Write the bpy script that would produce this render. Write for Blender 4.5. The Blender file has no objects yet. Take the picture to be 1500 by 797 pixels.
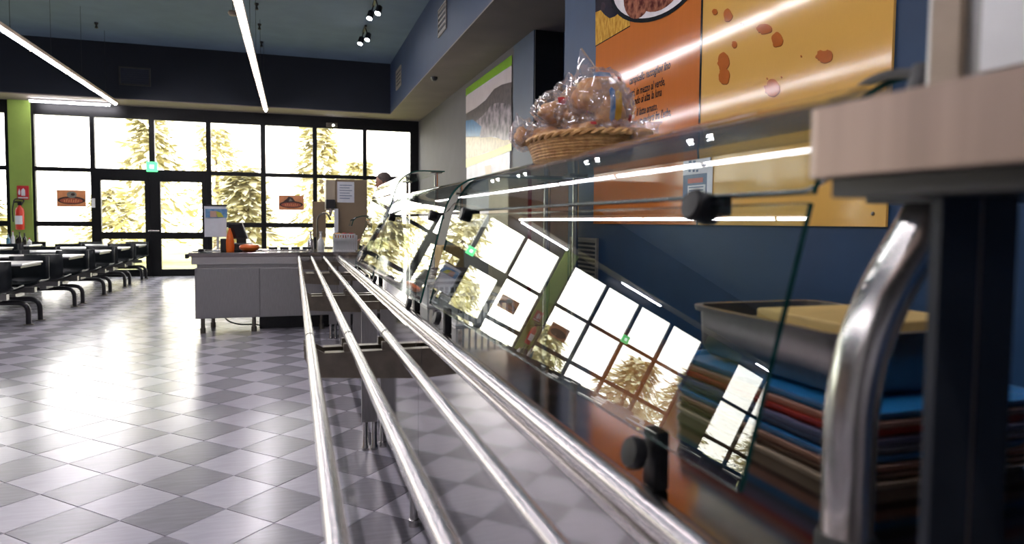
import bpy, bmesh, math, random
from mathutils import Vector, Matrix, noise
random.seed(11)
S = bpy.context.scene
C = S.collection
PI = math.pi

# ------------------------------------------------------------------ camera
YAW, PITCH, ROLL, HGT, FPX = math.radians(17.7), math.radians(3.05), math.radians(.5), 1.28, 1000.0
CY = 379.07
fwd = Vector((math.sin(YAW)*math.cos(PITCH), math.cos(YAW)*math.cos(PITCH), -math.sin(PITCH)))
rgt = Vector((math.cos(YAW), -math.sin(YAW), 0)); upv = rgt.cross(fwd)
r2 = math.cos(ROLL)*rgt + math.sin(ROLL)*upv
u2 = -math.sin(ROLL)*rgt + math.cos(ROLL)*upv
cam = bpy.data.cameras.new('camera'); camo = bpy.data.objects.new('camera', cam); C.objects.link(camo)
cam.sensor_width = 36; cam.lens = FPX/1500*36; cam.shift_y = -(398.5-CY)/1500
cam.clip_start = .02; cam.clip_end = 300
cam.dof.use_dof = True; cam.dof.focus_distance = 4.6; cam.dof.aperture_fstop = 3.0
camo.matrix_world = Matrix(((r2.x, u2.x, -fwd.x, 0), (r2.y, u2.y, -fwd.y, 0), (r2.z, u2.z, -fwd.z, HGT), (0, 0, 0, 1)))
S.camera = camo
EYE = Vector((0, 0, HGT))
def ray(px, py): return fwd + r2*((px-750)/FPX) - u2*((py-CY)/FPX)
def on_x(px, py, X): d = ray(px, py); return EYE + d*(X/d.x)
def on_y(px, py, Y): d = ray(px, py); return EYE + d*(Y/d.y)

# ------------------------------------------------------------------ world and exposure
S.view_settings.view_transform = 'Standard'; S.view_settings.look = 'None'
S.view_settings.gamma = 1; S.view_settings.use_curve_mapping = False
S.view_settings.exposure = 1.0
w = bpy.data.worlds.new('world'); S.world = w; w.use_nodes = True
nt = w.node_tree; bg = nt.nodes['Background']
tc = nt.nodes.new('ShaderNodeTexCoord'); sp = nt.nodes.new('ShaderNodeSeparateXYZ'); rp = nt.nodes.new('ShaderNodeValToRGB')
rp.color_ramp.elements[0].position = 0; rp.color_ramp.elements[0].color = (1, .93, .86, 1)
rp.color_ramp.elements[1].position = 1; rp.color_ramp.elements[1].color = (.88, .95, 1, 1)
nt.links.new(tc.outputs['Generated'], sp.inputs[0]); nt.links.new(sp.outputs['Z'], rp.inputs[0]); nt.links.new(rp.outputs[0], bg.inputs[0])
bg.inputs[1].default_value = 4.8
S.cycles.transparent_max_bounces = 40; S.cycles.max_bounces = 10; S.cycles.glossy_bounces = 6
S.cycles.caustics_reflective = False; S.cycles.caustics_refractive = False
S.cycles.sample_clamp_indirect = 6

# window portals: guide daylight through the glazing
def portal(x0, x1):
    l = bpy.data.lights.new('portal', 'AREA'); l.shape = 'RECTANGLE'; l.size = x1-x0; l.size_y = 3.5
    l.cycles.is_portal = True
    o = bpy.data.objects.new('window_portal', l); C.objects.link(o)
    o.location = ((x0+x1)/2, 17.2, 1.8); o.rotation_euler = (-PI/2, 0, 0)
for a, b in ((-5.3, 2.95), (-10.4, -5.7), (-16.4, -11.7)): portal(a, b)

# ------------------------------------------------------------------ materials
MAT = {}
def M(name, col, rough=.5, metal=0, nscale=0, namt=.15, bump=0, bscale=None, stretch=(1, 1, 1), coat=0, emit=None, estr=0, spec=.5, col2=None, rvar=0):
    m = bpy.data.materials.new(name); m.use_nodes = True; n = m.node_tree.nodes; L = m.node_tree.links
    p = n['Principled BSDF']; p.inputs['Base Color'].default_value = (*col, 1); p.inputs['Roughness'].default_value = rough
    p.inputs['Metallic'].default_value = metal; p.inputs['Coat Weight'].default_value = coat; p.inputs['Specular IOR Level'].default_value = spec
    p.inputs['Coat Roughness'].default_value = .06
    if nscale or bump or rvar:
        t = n.new('ShaderNodeTexCoord'); mp = n.new('ShaderNodeMapping'); mp.inputs['Scale'].default_value = stretch
        L.new(t.outputs['Object'], mp.inputs[0])
        nz = n.new('ShaderNodeTexNoise'); nz.inputs['Scale'].default_value = nscale or bscale or 10; nz.inputs['Detail'].default_value = 4
        L.new(mp.outputs[0], nz.inputs['Vector'])
        if nscale:
            r = n.new('ShaderNodeValToRGB')
            c2 = col2 or tuple(min(1, c*(1+namt)) for c in col)
            c1 = col if col2 else tuple(c*(1-namt) for c in col)
            r.color_ramp.elements[0].color = (*c1, 1); r.color_ramp.elements[1].color = (*c2, 1)
            r.color_ramp.elements[0].position = .35; r.color_ramp.elements[1].position = .65
            L.new(nz.outputs[0], r.inputs[0]); L.new(r.outputs[0], p.inputs['Base Color'])
        if rvar:
            mr = n.new('ShaderNodeMapRange'); mr.inputs['To Min'].default_value = max(.02, rough-rvar); mr.inputs['To Max'].default_value = rough+rvar
            L.new(nz.outputs[0], mr.inputs['Value']); L.new(mr.outputs[0], p.inputs['Roughness'])
        if bump:
            nb = n.new('ShaderNodeTexNoise'); nb.inputs['Scale'].default_value = bscale or 40; L.new(mp.outputs[0], nb.inputs['Vector'])
            b = n.new('ShaderNodeBump'); b.inputs['Strength'].default_value = bump; b.inputs['Distance'].default_value = .01
            L.new(nb.outputs[0], b.inputs['Height']); L.new(b.outputs[0], p.inputs['Normal'])
    if emit: p.inputs['Emission Color'].default_value = (*emit, 1); p.inputs['Emission Strength'].default_value = estr
    MAT[name] = m; return m
def glass(name, tint, f0=.045, haze=0, hcol=(.9, .9, .9), rough=.0):
    m = bpy.data.materials.new(name); m.use_nodes = True; n = m.node_tree.nodes; L = m.node_tree.links
    for x in list(n):
        if x.type != 'OUTPUT_MATERIAL': n.remove(x)
    out = [x for x in n if x.type == 'OUTPUT_MATERIAL'][0]
    tr = n.new('ShaderNodeBsdfTransparent'); tr.inputs[0].default_value = (*tint, 1)
    gl = n.new('ShaderNodeBsdfGlossy'); gl.inputs['Roughness'].default_value = rough; gl.inputs[0].default_value = (1, 1, 1, 1)
    lw = n.new('ShaderNodeLayerWeight'); lw.inputs['Blend'].default_value = .5
    pw = n.new('ShaderNodeMath'); pw.operation = 'POWER'; pw.inputs[1].default_value = 4.2; L.new(lw.outputs['Facing'], pw.inputs[0])
    ma = n.new('ShaderNodeMath'); ma.operation = 'MULTIPLY_ADD'; ma.inputs[1].default_value = 1-f0; ma.inputs[2].default_value = f0
    L.new(pw.outputs[0], ma.inputs[0])
    mx = n.new('ShaderNodeMixShader'); L.new(ma.outputs[0], mx.inputs[0]); L.new(gl.outputs[0], mx.inputs[2])
    if haze:
        df = n.new('ShaderNodeBsdfDiffuse'); df.inputs[0].default_value = (*hcol, 1)
        nz = n.new('ShaderNodeTexNoise'); nz.inputs['Scale'].default_value = 14
        h2 = n.new('ShaderNodeMath'); h2.operation = 'MULTIPLY'; h2.inputs[1].default_value = haze*2; L.new(nz.outputs[0], h2.inputs[0])
        m2 = n.new('ShaderNodeMixShader'); L.new(h2.outputs[0], m2.inputs[0])
        L.new(tr.outputs[0], m2.inputs[1]); L.new(df.outputs[0], m2.inputs[2]); L.new(m2.outputs[0], mx.inputs[1])
    else: L.new(tr.outputs[0], mx.inputs[1])
    L.new(mx.outputs[0], out.inputs[0]); MAT[name] = m; return m

M('steel', (.62, .6, .58), .24, 1, 30, .08, stretch=(20, 20, .5), rvar=.06)
M('steel_tube', (.47, .445, .455), .24, 1, 3, .02)
M('steel_rim', (.29, .22, .19), .45, 1, 6, .12, stretch=(1, 6, .2), rvar=.05)
M('post_dark', (.035, .04, .05), .4, .6, 12, .15)
M('knob_black', (.006, .006, .007), .45, 0, 40, .2, spec=.3)
M('steel_sheet', (.34, .335, .33), .38, 1, 20, .06, stretch=(8, 8, .6), rvar=.05)
M('steel_front', (.56, .53, .53), .075, 1, 3, .05, rvar=.02)
M('steel_deck', (.4, .36, .35), .12, 1, 14, .06, rvar=.04)
M('pan_steel', (.17, .165, .165), .3, 1, 20, .06, rvar=.05)
M('steel_dark', (.2, .18, .15), .35, 1, 12, .15)
M('steel_bracket', (.22, .19, .15), .3, 1, 20, .12)
M('black_plastic', (.012, .012, .014), .4, 0, 40, .2)
M('black_rubber', (.02, .02, .02), .6, 0, 40, .2)
M('frame_black', (.006, .006, .007), .4, 0, 20, .2, spec=.25)
M('shell_black', (.008, .011, .013), .35, 0, 12, .2, spec=.3)
M('tube_black', (.012, .011, .014), .3, 0, 20, .2)
M('table_white', (.62, .62, .62), .25, 0, 30, .04)
M('tile_light', (.47, .45, .51), .23, 0, 6, .05, stretch=(1, 7, 1), rvar=.05, spec=.55)
M('tile_dark', (.25, .238, .27), .23, 0, 6, .08, stretch=(1, 7, 1), rvar=.05, spec=.55)
M('grout', (.1, .1, .105), .8, 0, 30, .2)
M('ceiling_slate', (.125, .18, .255), .8, 0, 2, .06)
M('soffit_beige', (.2, .165, .15), .8, 0, 2, .05)
M('navy', (.008, .034, .088), .5, 0, 3, .08, spec=.25)
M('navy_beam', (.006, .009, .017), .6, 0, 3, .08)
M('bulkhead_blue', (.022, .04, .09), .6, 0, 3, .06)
M('column_blue', (.03, .055, .1), .5, 0, 3, .06)
M('wall_gray', (.075, .071, .077), .7, 0, 3, .05)
M('wall_back', (.4, .39, .42), .8, 0, 3, .05)
M('wall_cream', (.42, .3, .22), .8, 0, 3, .05)
M('green_paint', (.29, .41, .085), .55, 0, 3, .06)
M('vent_metal', (.25, .22, .2), .5, .3, 20, .1)
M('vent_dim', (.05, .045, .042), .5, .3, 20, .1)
M('vent_dark', (.02, .025, .04), .7, 0, 20, .1)
M('lamp_tube', (.9, .9, .9), .4, 0, 10, .02, emit=(.97, .93, 1), estr=32)
M('lamp_house', (.35, .27, .2), .5, 0, 10, .1)
M('panel_glow', (.9, .9, .9), .4, 0, 10, .02, emit=(.86, .92, 1), estr=5)
M('spot_glow', (1, 1, 1), .4, 0, 10, .02, emit=(.95, .97, 1), estr=60)
M('exit_green', (.05, .5, .15), .4, 0, 20, .1, emit=(.1, .8, .25), estr=1.2)
M('exit_white', (.9, .95, .9), .4, 0, 20, .03, emit=(.8, 1, .85), estr=1.6)
M('sign_red', (.55, .03, .04), .4, 0, 20, .1)
M('ext_red', (.6, .04, .02), .3, 0, 20, .08)
M('white_plastic', (.75, .75, .75), .4, 0, 20, .03)
M('paper_white', (.78, .8, .84), .6, 0, 15, .03)
M('paper_blue', (.08, .2, .45), .5, 0, 25, .3, col2=(.2, .4, .6))
M('orange_plastic', (.85, .16, .02), .35, 0, 20, .06)
M('poster_orange', (.5, .148, .03), .085, 0, 60, .02, stretch=(1, 1, .02), spec=.3)
M('poster_yellow', (.63, .36, .085), .085, 0, 60, .03, stretch=(1, 40, .5), spec=.3)
M('print_brown', (.42, .11, .016), .085, 0, 20, .05, spec=.3)
M('print_shadow', (.17, .05, .012), .085, 0, 20, .05, spec=.3)
M('print_black', (.012, .012, .014), .085, 0, 30, .1, spec=.3)
M('print_straw', (.4, .19, .025), .085, 0, 50, .4, col2=(.68, .4, .07), stretch=(1, 1, .35), spec=.3)
M('print_night', (.012, .013, .03), .085, 0, 9, .3, col2=(.05, .035, .04), spec=.3)
M('print_fig', (.09, .022, .018), .085, 0, 22, .4, col2=(.36, .14, .08), spec=.3)
M('print_plate', (.7, .66, .68), .085, 0, 10, .08, spec=.3)
M('print_sky', (.52, .46, .46), .3, 0, 4, .05)
M('print_green', (.17, .36, .01), .3, 0, 4, .05)
M('print_lime', (.58, .6, .08), .3, 0, 4, .08)
M('print_hill', (.05, .04, .045), .3, 0, 14, .3, col2=(.11, .085, .085))
M('print_rock', (.035, .03, .035), .3, 0, 7, .4, col2=(.38, .31, .34))
M('print_sea', (.03, .17, .34), .3, 0, 9, .2)
M('print_field', (.36, .27, .1), .3, 0, 12, .3, col2=(.55, .44, .22))
M('print_pale', (.55, .57, .68), .3, 0, 4, .08)
M('print_skin', (.62, .38, .28), .3, 0, 4, .08)
M('notice_slate', (.1, .16, .27), .4, 0, 20, .1)
M('notice_red', (.5, .1, .08), .4, 0, 20, .1)
M('sticker_orange', (.75, .3, .12), .5, 0, 9, .12)
M('sticker_dark', (.05, .025, .02), .5, 0, 30, .3)
M('sticker_red', (.42, .1, .05), .5, 0, 30, .2)
M('sticker_grey', (.25, .24, .2), .5, 0, 30, .2)
M('wicker', (.42, .2, .06), .55, 0, 40, .3, col2=(.66, .38, .14), bump=.4, bscale=120)
M('bread', (.52, .23, .07), .6, 0, 12, .3, col2=(.74, .43, .17), bump=.3, bscale=30)
M('label_red', (.6, .03, .03), .3, 0, 20, .15)
M('label_blue', (.1, .22, .45), .3, 0, 25, .3, col2=(.5, .55, .6))
M('label_gold', (.55, .3, .03), .3, 0, 30, .3, col2=(.75, .5, .08))
for nm, c in (('tray_blue', (.02, .17, .42)), ('tray_peach', (.5, .27, .19)), ('tray_red', (.42, .035, .02)), ('tray_lilac', (.2, .2, .32)), ('tray_brown', (.06, .025, .015)), ('tray_beige', (.5, .38, .27)), ('tray_grey', (.09, .09, .12))):
    M(nm, c, .35, 0, 20, .06)
M('tan_paper', (.55, .36, .13), .6, 0, 12, .1)
M('fridge_beige', (.5, .43, .32), .35, .5, 12, .05, stretch=(1, 1, .2))
M('stripe_red', (.2, .012, .012), .4, 0, 12, .1)
M('cabinet_tan', (.27, .2, .125), .5, .2, 6, .05)
M('skin', (.4, .2, .13), .5, 0, 20, .06)
M('hair', (.11, .08, .068), .7, 0, 60, .3, bump=.5, bscale=150)
M('shirt_white', (.72, .73, .8), .8, 0, 12, .04, bump=.15, bscale=20)
M('trousers', (.03, .035, .06), .8, 0, 12, .1)
M('apple_red', (.3, .02, .03), .35, 0, 8, .3, col2=(.4, .08, .03))
M('fruit_orange', (.7, .28, .03), .45, 0, 20, .1)
M('plate_dark', (.05, .02, .06), .25, 0, 10, .2)
M('plate_white', (.7, .68, .7), .2, 0, 10, .03)
M('screen_black', (.01, .01, .012), .12, 0, 10, .1)
M('grass', (.26, .25, .07), .8, 0, 1.2, .2, col2=(.42, .37, .14))
M('leaf', (.55, .5, .26), .7, 0, 2.5, .3, col2=(.78, .72, .52))
M('bark', (.2, .15, .1), .8, 0, 8, .3)
M('bottle_dark', (.02, .015, .01), .15, 0, 10, .2)
M('bottle_blue', (.1, .25, .35), .2, 0, 10, .2)
M('edge_green', (.015, .07, .06), .15, 0, 30, .1)
glass('window_glass', (.97, .98, .97), .04)
glass('guard_glass', (.93, .97, .955), .05)
glass('bag_film', (.97, .95, .96), .11, .1, (.88, .85, .86), .08)

# ------------------------------------------------------------------ helpers
OFF = {}
def tag(o, label=None, cat=None, group=None, kind=None):
    if label: o['label'] = label
    if cat: o['category'] = cat
    if group: o['group'] = group
    if kind: o['kind'] = kind
    return o
def thing(name, loc, label=None, cat=None, group=None, kind=None):
    o = bpy.data.objects.new(name, None); C.objects.link(o); o.location = loc; o.empty_display_size = .1
    OFF[o.name] = Vector(loc)
    return tag(o, label, cat, group, kind)
def obj(name, bm, mats, parent=None, smooth=False, origin=None):
    """one mesh object; verts given in world space"""
    if isinstance(mats, str): mats = [mats]
    off = OFF[parent.name] if parent is not None else (Vector(origin) if origin is not None else None)
    if off is None:
        xs = [v.co for v in bm.verts]
        off = Vector((sum(v.x for v in xs)/len(xs), sum(v.y for v in xs)/len(xs), min(v.z for v in xs)))
    bmesh.ops.recalc_face_normals(bm, faces=bm.faces)
    bmesh.ops.translate(bm, verts=bm.verts, vec=-off)
    me = bpy.data.meshes.new(name); bm.to_mesh(me); bm.free()
    for m in mats: me.materials.append(MAT[m])
    if smooth:
        me.shade_smooth()
        if smooth != 'all': me.set_sharp_from_angle(angle=math.radians(smooth if smooth is not True else 40))
    o = bpy.data.objects.new(name, me); C.objects.link(o)
    if parent is not None: o.parent = parent
    else: o.location = off
    OFF[o.name] = off
    return o
def dup(root, delta, parent=None):
    r = root.copy(); C.objects.link(r)
    if parent is None: r.location = root.location + Vector(delta)
    else: r.parent = parent
    for ch in root.children: dup(ch, (0, 0, 0), r)
    return r
def nb(): return bmesh.new()
def box(bm, x0, x1, y0, y1, z0, z1, mi=0, bev=0, seg=2):
    vs = [bm.verts.new((x, y, z)) for x in (x0, x1) for y in (y0, y1) for z in (z0, z1)]
    fs = [bm.faces.new([vs[i] for i in q]) for q in ((0, 1, 3, 2), (4, 6, 7, 5), (0, 4, 5, 1), (2, 3, 7, 6), (0, 2, 6, 4), (1, 5, 7, 3))]
    for f in fs: f.material_index = mi
    if bev:
        es = list({e for f in fs for e in f.edges})
        r = bmesh.ops.bevel(bm, geom=es, offset=bev, segments=seg, affect='EDGES', profile=.5)
        for f in r['faces']: f.material_index = mi
    return vs
def B(*a, **k): bm = nb(); box(bm, *a, **k); return bm
def frame_of(d):
    d = d.normalized(); a = Vector((0, 0, 1)) if abs(d.z) < .9 else Vector((1, 0, 0))
    u = d.cross(a).normalized(); return u, u.cross(d)
def tube(bm, pts, r, seg=12, mi=0, cap=True):
    pts = [Vector(p) for p in pts]; rs = r if isinstance(r, (list, tuple)) else [r]*len(pts)
    u = None; rings = []
    for i, p in enumerate(pts):
        d = (pts[min(i+1, len(pts)-1)] - pts[max(i-1, 0)]).normalized()
        if u is None: u, v = frame_of(d)
        else:
            u = (u - d*u.dot(d)).normalized(); v = u.cross(d)
        rings.append([bm.verts.new(p + (u*math.cos(2*PI*k/seg) + v*math.sin(2*PI*k/seg))*rs[i]) for k in range(seg)])
    for a, b in zip(rings, rings[1:]):
        for k in range(seg): bm.faces.new((a[k], a[(k+1) % seg], b[(k+1) % seg], b[k])).material_index = mi
    if cap:
        for rg in (rings[0], rings[-1]): bm.faces.new(rg).material_index = mi
def T(pts, r, seg=12): bm = nb(); tube(bm, pts, r, seg); return bm
def arc_pts(pts, rad, n=6):
    """round the corners of a polyline"""
    pts = [Vector(p) for p in pts]; out = [pts[0]]
    for a, b, c in zip(pts, pts[1:], pts[2:]):
        d1 = (a-b).normalized(); d2 = (c-b).normalized(); rr = min(rad, (a-b).length*.49, (c-b).length*.49)
        p, q = b+d1*rr, b+d2*rr
        for k in range(n+1):
            t = k/n; out.append(p*(1-t)**2 + b*2*t*(1-t) + q*t*t)
    out.append(pts[-1]); return out
def lathe(bm, prof, c=(0, 0, 0), seg=20, mi=0, axis=None):
    c = Vector(c); rings = []
    if axis is None: U, V, W = Vector((1, 0, 0)), Vector((0, 1, 0)), Vector((0, 0, 1))
    else: W = Vector(axis).normalized(); U, V = frame_of(W)
    for r, z in prof:
        rings.append([bm.verts.new(c + U*(r*math.cos(2*PI*k/seg)) + V*(r*math.sin(2*PI*k/seg)) + W*z) for k in range(seg)])
    for a, b in zip(rings, rings[1:]):
        for k in range(seg): bm.faces.new((a[k], a[(k+1) % seg], b[(k+1) % seg], b[k])).material_index = mi
    bm.faces.new(rings[0]).material_index = mi; bm.faces.new(rings[-1]).material_index = mi
def LA(prof, c=(0, 0, 0), seg=20, axis=None): bm = nb(); lathe(bm, prof, c, seg, 0, axis); return bm
def prism(bm, poly, vec, mi=0):
    vec = Vector(vec); a = [bm.verts.new(Vector(p)) for p in poly]; b = [bm.verts.new(Vector(p)+vec) for p in poly]
    n = len(poly)
    for f in (bm.faces.new(a), bm.faces.new(b)): f.material_index = mi
    for k in range(n): bm.faces.new((a[k], a[(k+1) % n], b[(k+1) % n], b[k])).material_index = mi
def PR(poly, vec): bm = nb(); prism(bm, poly, vec); return bm
def strip(bm, prof, y0, y1, th, edge_mi=1):
    """a sheet of thickness th following prof [(x,z)] extruded along Y; faces at the cut edges get edge_mi"""
    pts = [Vector((x, 0, z)) for x, z in prof]; n = len(pts); nr = []
    for i in range(n):
        d = (pts[min(i+1, n-1)]-pts[max(i-1, 0)]).normalized(); nr.append(Vector((-d.z, 0, d.x)))
    rows = []
    for y in (y0, y1):
        rows.append(([bm.verts.new(p+Vector((0, y, 0))) for p in pts], [bm.verts.new(p-m*th+Vector((0, y, 0))) for p, m in zip(pts, nr)]))
    (a, b), (c, d) = rows
    for i in range(n-1):
        bm.faces.new((a[i], a[i+1], c[i+1], c[i])); bm.faces.new((b[i], d[i], d[i+1], b[i+1]))
        for u_, v_ in ((a, b), (c, d)): bm.faces.new((u_[i], v_[i], v_[i+1], u_[i+1])).material_index = edge_mi
    for i in (0, n-1): bm.faces.new((a[i], c[i], d[i], b[i])).material_index = edge_mi
def text_mesh(name, body, origin, right, up, size, sx=1, shear=0, mat='print_black', parent=None, align='LEFT', ext=.0008):
    cu = bpy.data.curves.new('t', 'FONT'); cu.body = body; cu.size = size; cu.shear = shear; cu.align_x = align; cu.extrude = ext/2; cu.resolution_u = 2; cu.offset = .016*size if name == 'verse_line' else 0
    to = bpy.data.objects.new('t', cu); C.objects.link(to); bpy.context.view_layer.update()
    me = bpy.data.meshes.new_from_object(to.evaluated_get(bpy.context.evaluated_depsgraph_get()))
    bpy.data.objects.remove(to); bpy.data.curves.remove(cu)
    bm = nb(); bm.from_mesh(me); bpy.data.meshes.remove(me)
    R, U = Vector(right), Vector(up); N = R.cross(U); O = Vector(origin)
    for v in bm.verts: v.co = O + R*(v.co.x*sx) + U*v.co.y + N*v.co.z
    for f in bm.faces: f.material_index = 0
    return obj(name, bm, mat, parent)
def blob(bm, c, rx, ry, rz, sub=3, amp=.0, fr=3, seed=0, mi=0):
    r = bmesh.ops.create_icosphere(bm, subdivisions=sub, radius=1)
    for v in r['verts']:
        n = v.co.copy(); k = 1 + amp*noise.noise(n*fr + Vector((seed*3.1, seed*1.7, seed)))
        v.co = Vector(c) + Vector((n.x*rx, n.y*ry, n.z*rz))*k
    return r['verts']

# ------------------------------------------------------------------ setting: floor with single tiles
P2 = .418; TX, TY = -.299, 3.415
fl = obj('floor', B(-16.5, 3.6, -5, 17.1, -.06, -.008), 'grout', origin=(0, 0, 0)); tag(fl, kind='structure')
def tile_bm(cx=0, cy=0, bm=None):
    bm = bm or nb(); h_ = P2/2-.0022
    top = [bm.verts.new((cx+a*(h_-.0015), cy+b*(h_-.0015), 0)) for a, b in ((1, 0), (0, 1), (-1, 0), (0, -1))]
    mid = [bm.verts.new((cx+a*h_, cy+b*h_, -.002)) for a, b in ((1, 0), (0, 1), (-1, 0), (0, -1))]
    bot = [bm.verts.new((cx+a*h_, cy+b*h_, -.008)) for a, b in ((1, 0), (0, 1), (-1, 0), (0, -1))]
    f = [bm.faces.new(top)]
    for A_, B_ in ((top, mid), (mid, bot)):
        for k in range(4): f.append(bm.faces.new((A_[k], B_[k], B_[(k+1) % 4], A_[(k+1) % 4])))
    return bm, f
cells = []
for i in range(-40, 10):
    for j in range(-22, 34):
        for k in (0, 1):
            x, y = TX+P2*i+k*P2/2, TY+P2*j+k*P2/2
            if -16.3 < x < 3.3 and -4.8 < y < 16.9: cells.append((x, y, k))
def seen(x, y):
    d = Vector((x, y, 0))-EYE; z = d.dot(fwd)
    if z < .5: return False
    px, py = 750+FPX*d.dot(r2)/z, CY-FPX*d.dot(u2)/z
    return -30 < px < 900 and py < 840 and x < .47 and not (x > -1 and y > 8.5)
near = sorted([c for c in cells if seen(c[0], c[1])], key=lambda c: c[0]**2+c[1]**2)[:300]
ns = set(near)
proto = []
for k, mname in ((0, 'tile_light'), (1, 'tile_dark')):
    bm, _ = tile_bm(); me = bpy.data.meshes.new('tile'); bmesh.ops.recalc_face_normals(bm, faces=bm.faces); bm.to_mesh(me); bm.free()
    me.materials.append(MAT[mname]); proto.append(me)
for x, y, k in near:
    o = bpy.data.objects.new('tile', proto[k]); C.objects.link(o); o.parent = fl
    o.location = (x, y, random.uniform(-.0004, .0004)); o.rotation_euler = (0, 0, 0)
bm = nb()
for c in cells:
    if c in ns: continue
    _, f = tile_bm(c[0], c[1], bm)
    for q in f: q.material_index = c[2]
o = obj('far_tiles', bm, ['tile_light', 'tile_dark'], fl); o['kind'] = 'stuff'

def struct(name, bm, mats, label=None, parent=None):
    o = obj(name, bm, mats, parent); tag(o, label, kind='structure' if parent is None else None); return o
struct('ceiling', B(-16.5, 3.6, -5, 17.05, 4.9, 5.0), 'ceiling_slate')
# lowered bulkheads over the windows and over the counter
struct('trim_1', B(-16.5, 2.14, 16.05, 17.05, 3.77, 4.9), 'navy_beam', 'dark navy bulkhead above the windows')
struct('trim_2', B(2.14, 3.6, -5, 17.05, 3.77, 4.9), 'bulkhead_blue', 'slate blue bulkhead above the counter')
bm = nb(); box(bm, -16.5, 2.14, 16.05, 17.05, 3.75, 3.77); box(bm, 2.14, 3.6, -5, 17.05, 3.75, 3.77)
struct('trim_3', bm, 'soffit_beige', 'beige soffit under the bulkheads')
struct('wall_right', B(2.95, 3.6, 9.25, 17.05, 0, 3.75), 'wall_gray')
struct('wall_right.001', B(2.95, 3.6, 8.4, 9.25, 0, 3.75), 'column_blue')
struct('wall_right.002', B(3.35, 3.6, 5.6, 8.4, 0, 3.75), 'navy')
struct('wall_right.003', B(2.25, 3.6, -5, 5.6, 0, 3.75), 'navy')
struct('shade_panel', B(2.96, 3.34, 8.36, 8.399, 0, 3.74), 'frame_black', 'black panel standing for shade on the side of the wall niche')  # added black panel: shade on the niche's side face put in as colour
struct('wall_left', B(-16.7, -16.5, -5, 17.05, 0, 4.9), 'wall_cream')
struct('wall_back', B(-16.5, 3.6, -5.2, -5, 0, 4.9), 'wall_back')
YW = 17.0
struct('wall_far', B(-5.68, -5.28, YW-.1, YW+.1, 0, 3.75), 'green_paint')
struct('wall_far.001', B(-11.7, -10.4, YW-.1, YW+.1, 0, 3.75), 'green_paint')

# ------------------------------------------------------------------ windows
ROWS = ((.16, 1.11), (1.22, 2.29), (2.38, 3.48))
def fr(parent, name, x0, x1, z0, z1, d=.05): obj(name, B(x0, x1, YW-d, YW+d, z0, z1), 'frame_black', parent)
def pane(parent, x0, x1, z0, z1): obj('pane', B(x0, x1, YW-.004, YW+.004, z0, z1), 'window_glass', parent)
def curtain(name, verts_, skip=()):
    r = thing(name, ((verts_[0][0]+verts_[-1][1])/2, YW, 0), kind='structure')
    x0, x1 = verts_[0][0], verts_[-1][1]
    fr(r, 'header', x0, x1, 3.48, 3.75)
    for a, b in verts_: fr(r, 'mullion', a, b, 0, 3.48)
    for i, ((a0, a1), (b0, b1)) in enumerate(zip(verts_, verts_[1:])):
        if i in skip:
            fr(r, 'transom', a1, b0, 2.2, 2.38); pane(r, a1, b0, 2.38, 3.48); continue
        for z0, z1 in ((0, .16), (1.11, 1.22), (2.29, 2.38)): fr(r, 'transom', a1, b0, z0, z1, .045)
        for z0, z1 in ROWS: pane(r, a1, b0, z0, z1)
    return r
V1 = [(-5.28, -5.23), (-4.20, -4.11), (-3.05, -2.94), (-1.89, -1.79), (-.73, -.62), (.43, .53), (1.60, 1.69), (2.75, 2.95)]
curtain('window_1', V1, skip=(1, 2))
for n_, a in ((2, -10.4), (3, -16.4)):
    vv = [(a, a+.06)]; wd = (4.72-.06)/4
    for k in range(1, 5): vv.append((a+k*wd-.02, a+k*wd+.07))
    curtain('window_%d' % n_, vv)
dr = thing('door_1', (-3.0, YW, 0), kind='structure')
for x0, x1 in ((-4.11, -3.05), (-2.94, -1.89)):
    lf = [(x0, x0+.1, .0, 2.2), (x1-.1, x1, 0, 2.2)]
    for q in lf: obj('stile', B(q[0], q[1], YW-.06, YW+.03, q[2], q[3]), 'frame_black', dr)
    for z0, z1 in ((.0, .16), (.84, .99), (2.12, 2.2)): obj('rail', B(x0+.1, x1-.1, YW-.055, YW+.03, z0, z1), 'frame_black', dr)
    for z0, z1 in ((.16, .84), (.99, 2.12)): pane(dr, x0+.1, x1-.1, z0, z1)
obj('door_handle', B(-3.1, -2.87, YW-.1, YW-.06, 1.0, 1.04, bev=.01), 'steel', dr)
o = obj('latch_plate', B(-4.19, -4.12, YW-.065, YW-.05, 1.52, 1.72, bev=.004), 'white_plastic'); tag(o, 'small white keypad on the black frame left of the glass door', 'keypad')

# ------------------------------------------------------------------ outside
struct('ground', B(-45, 30, 17.1, 75, -.15, -.05), 'grass', 'pale sunlit grass outside the windows')
def tree(x, y, h, r, label, seed):
    rnd = random.Random(seed)
    t = thing('garden_tree', (x, y, -.05), label, 'tree', 'trees in the garden beyond the windows')
    obj('trunk', T([(x, y, -.05), (x+.1, y, h*.3), (x, y+.1, h*.75)], [.16, .12, .05], 8), 'bark', t, True)
    bm = nb()
    for k in range(1500):
        u = rnd.random()**.7; z = h*(.1+.9*u); rr = r*(1-u*.8)*math.sqrt(rnd.random())*(.75+.5*noise.noise(Vector((u*4, seed, k*.01)))); a = rnd.random()*2*PI
        p = Vector((x+rr*math.cos(a), y+rr*math.sin(a), z)); d = Vector((math.cos(a), math.sin(a), rnd.uniform(-.9, .2))).normalized()
        s = Vector((-d.y, d.x, rnd.uniform(-.4, .4))).normalized(); L_ = rnd.uniform(.2, .55); W_ = L_*.22
        q = [bm.verts.new(p), bm.verts.new(p+d*L_*.5+s*W_), bm.verts.new(p+d*L_), bm.verts.new(p+d*L_*.5-s*W_)]
        bm.faces.new(q)
    o = obj('foliage', bm, 'leaf', t); o['kind'] = 'stuff'
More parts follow.
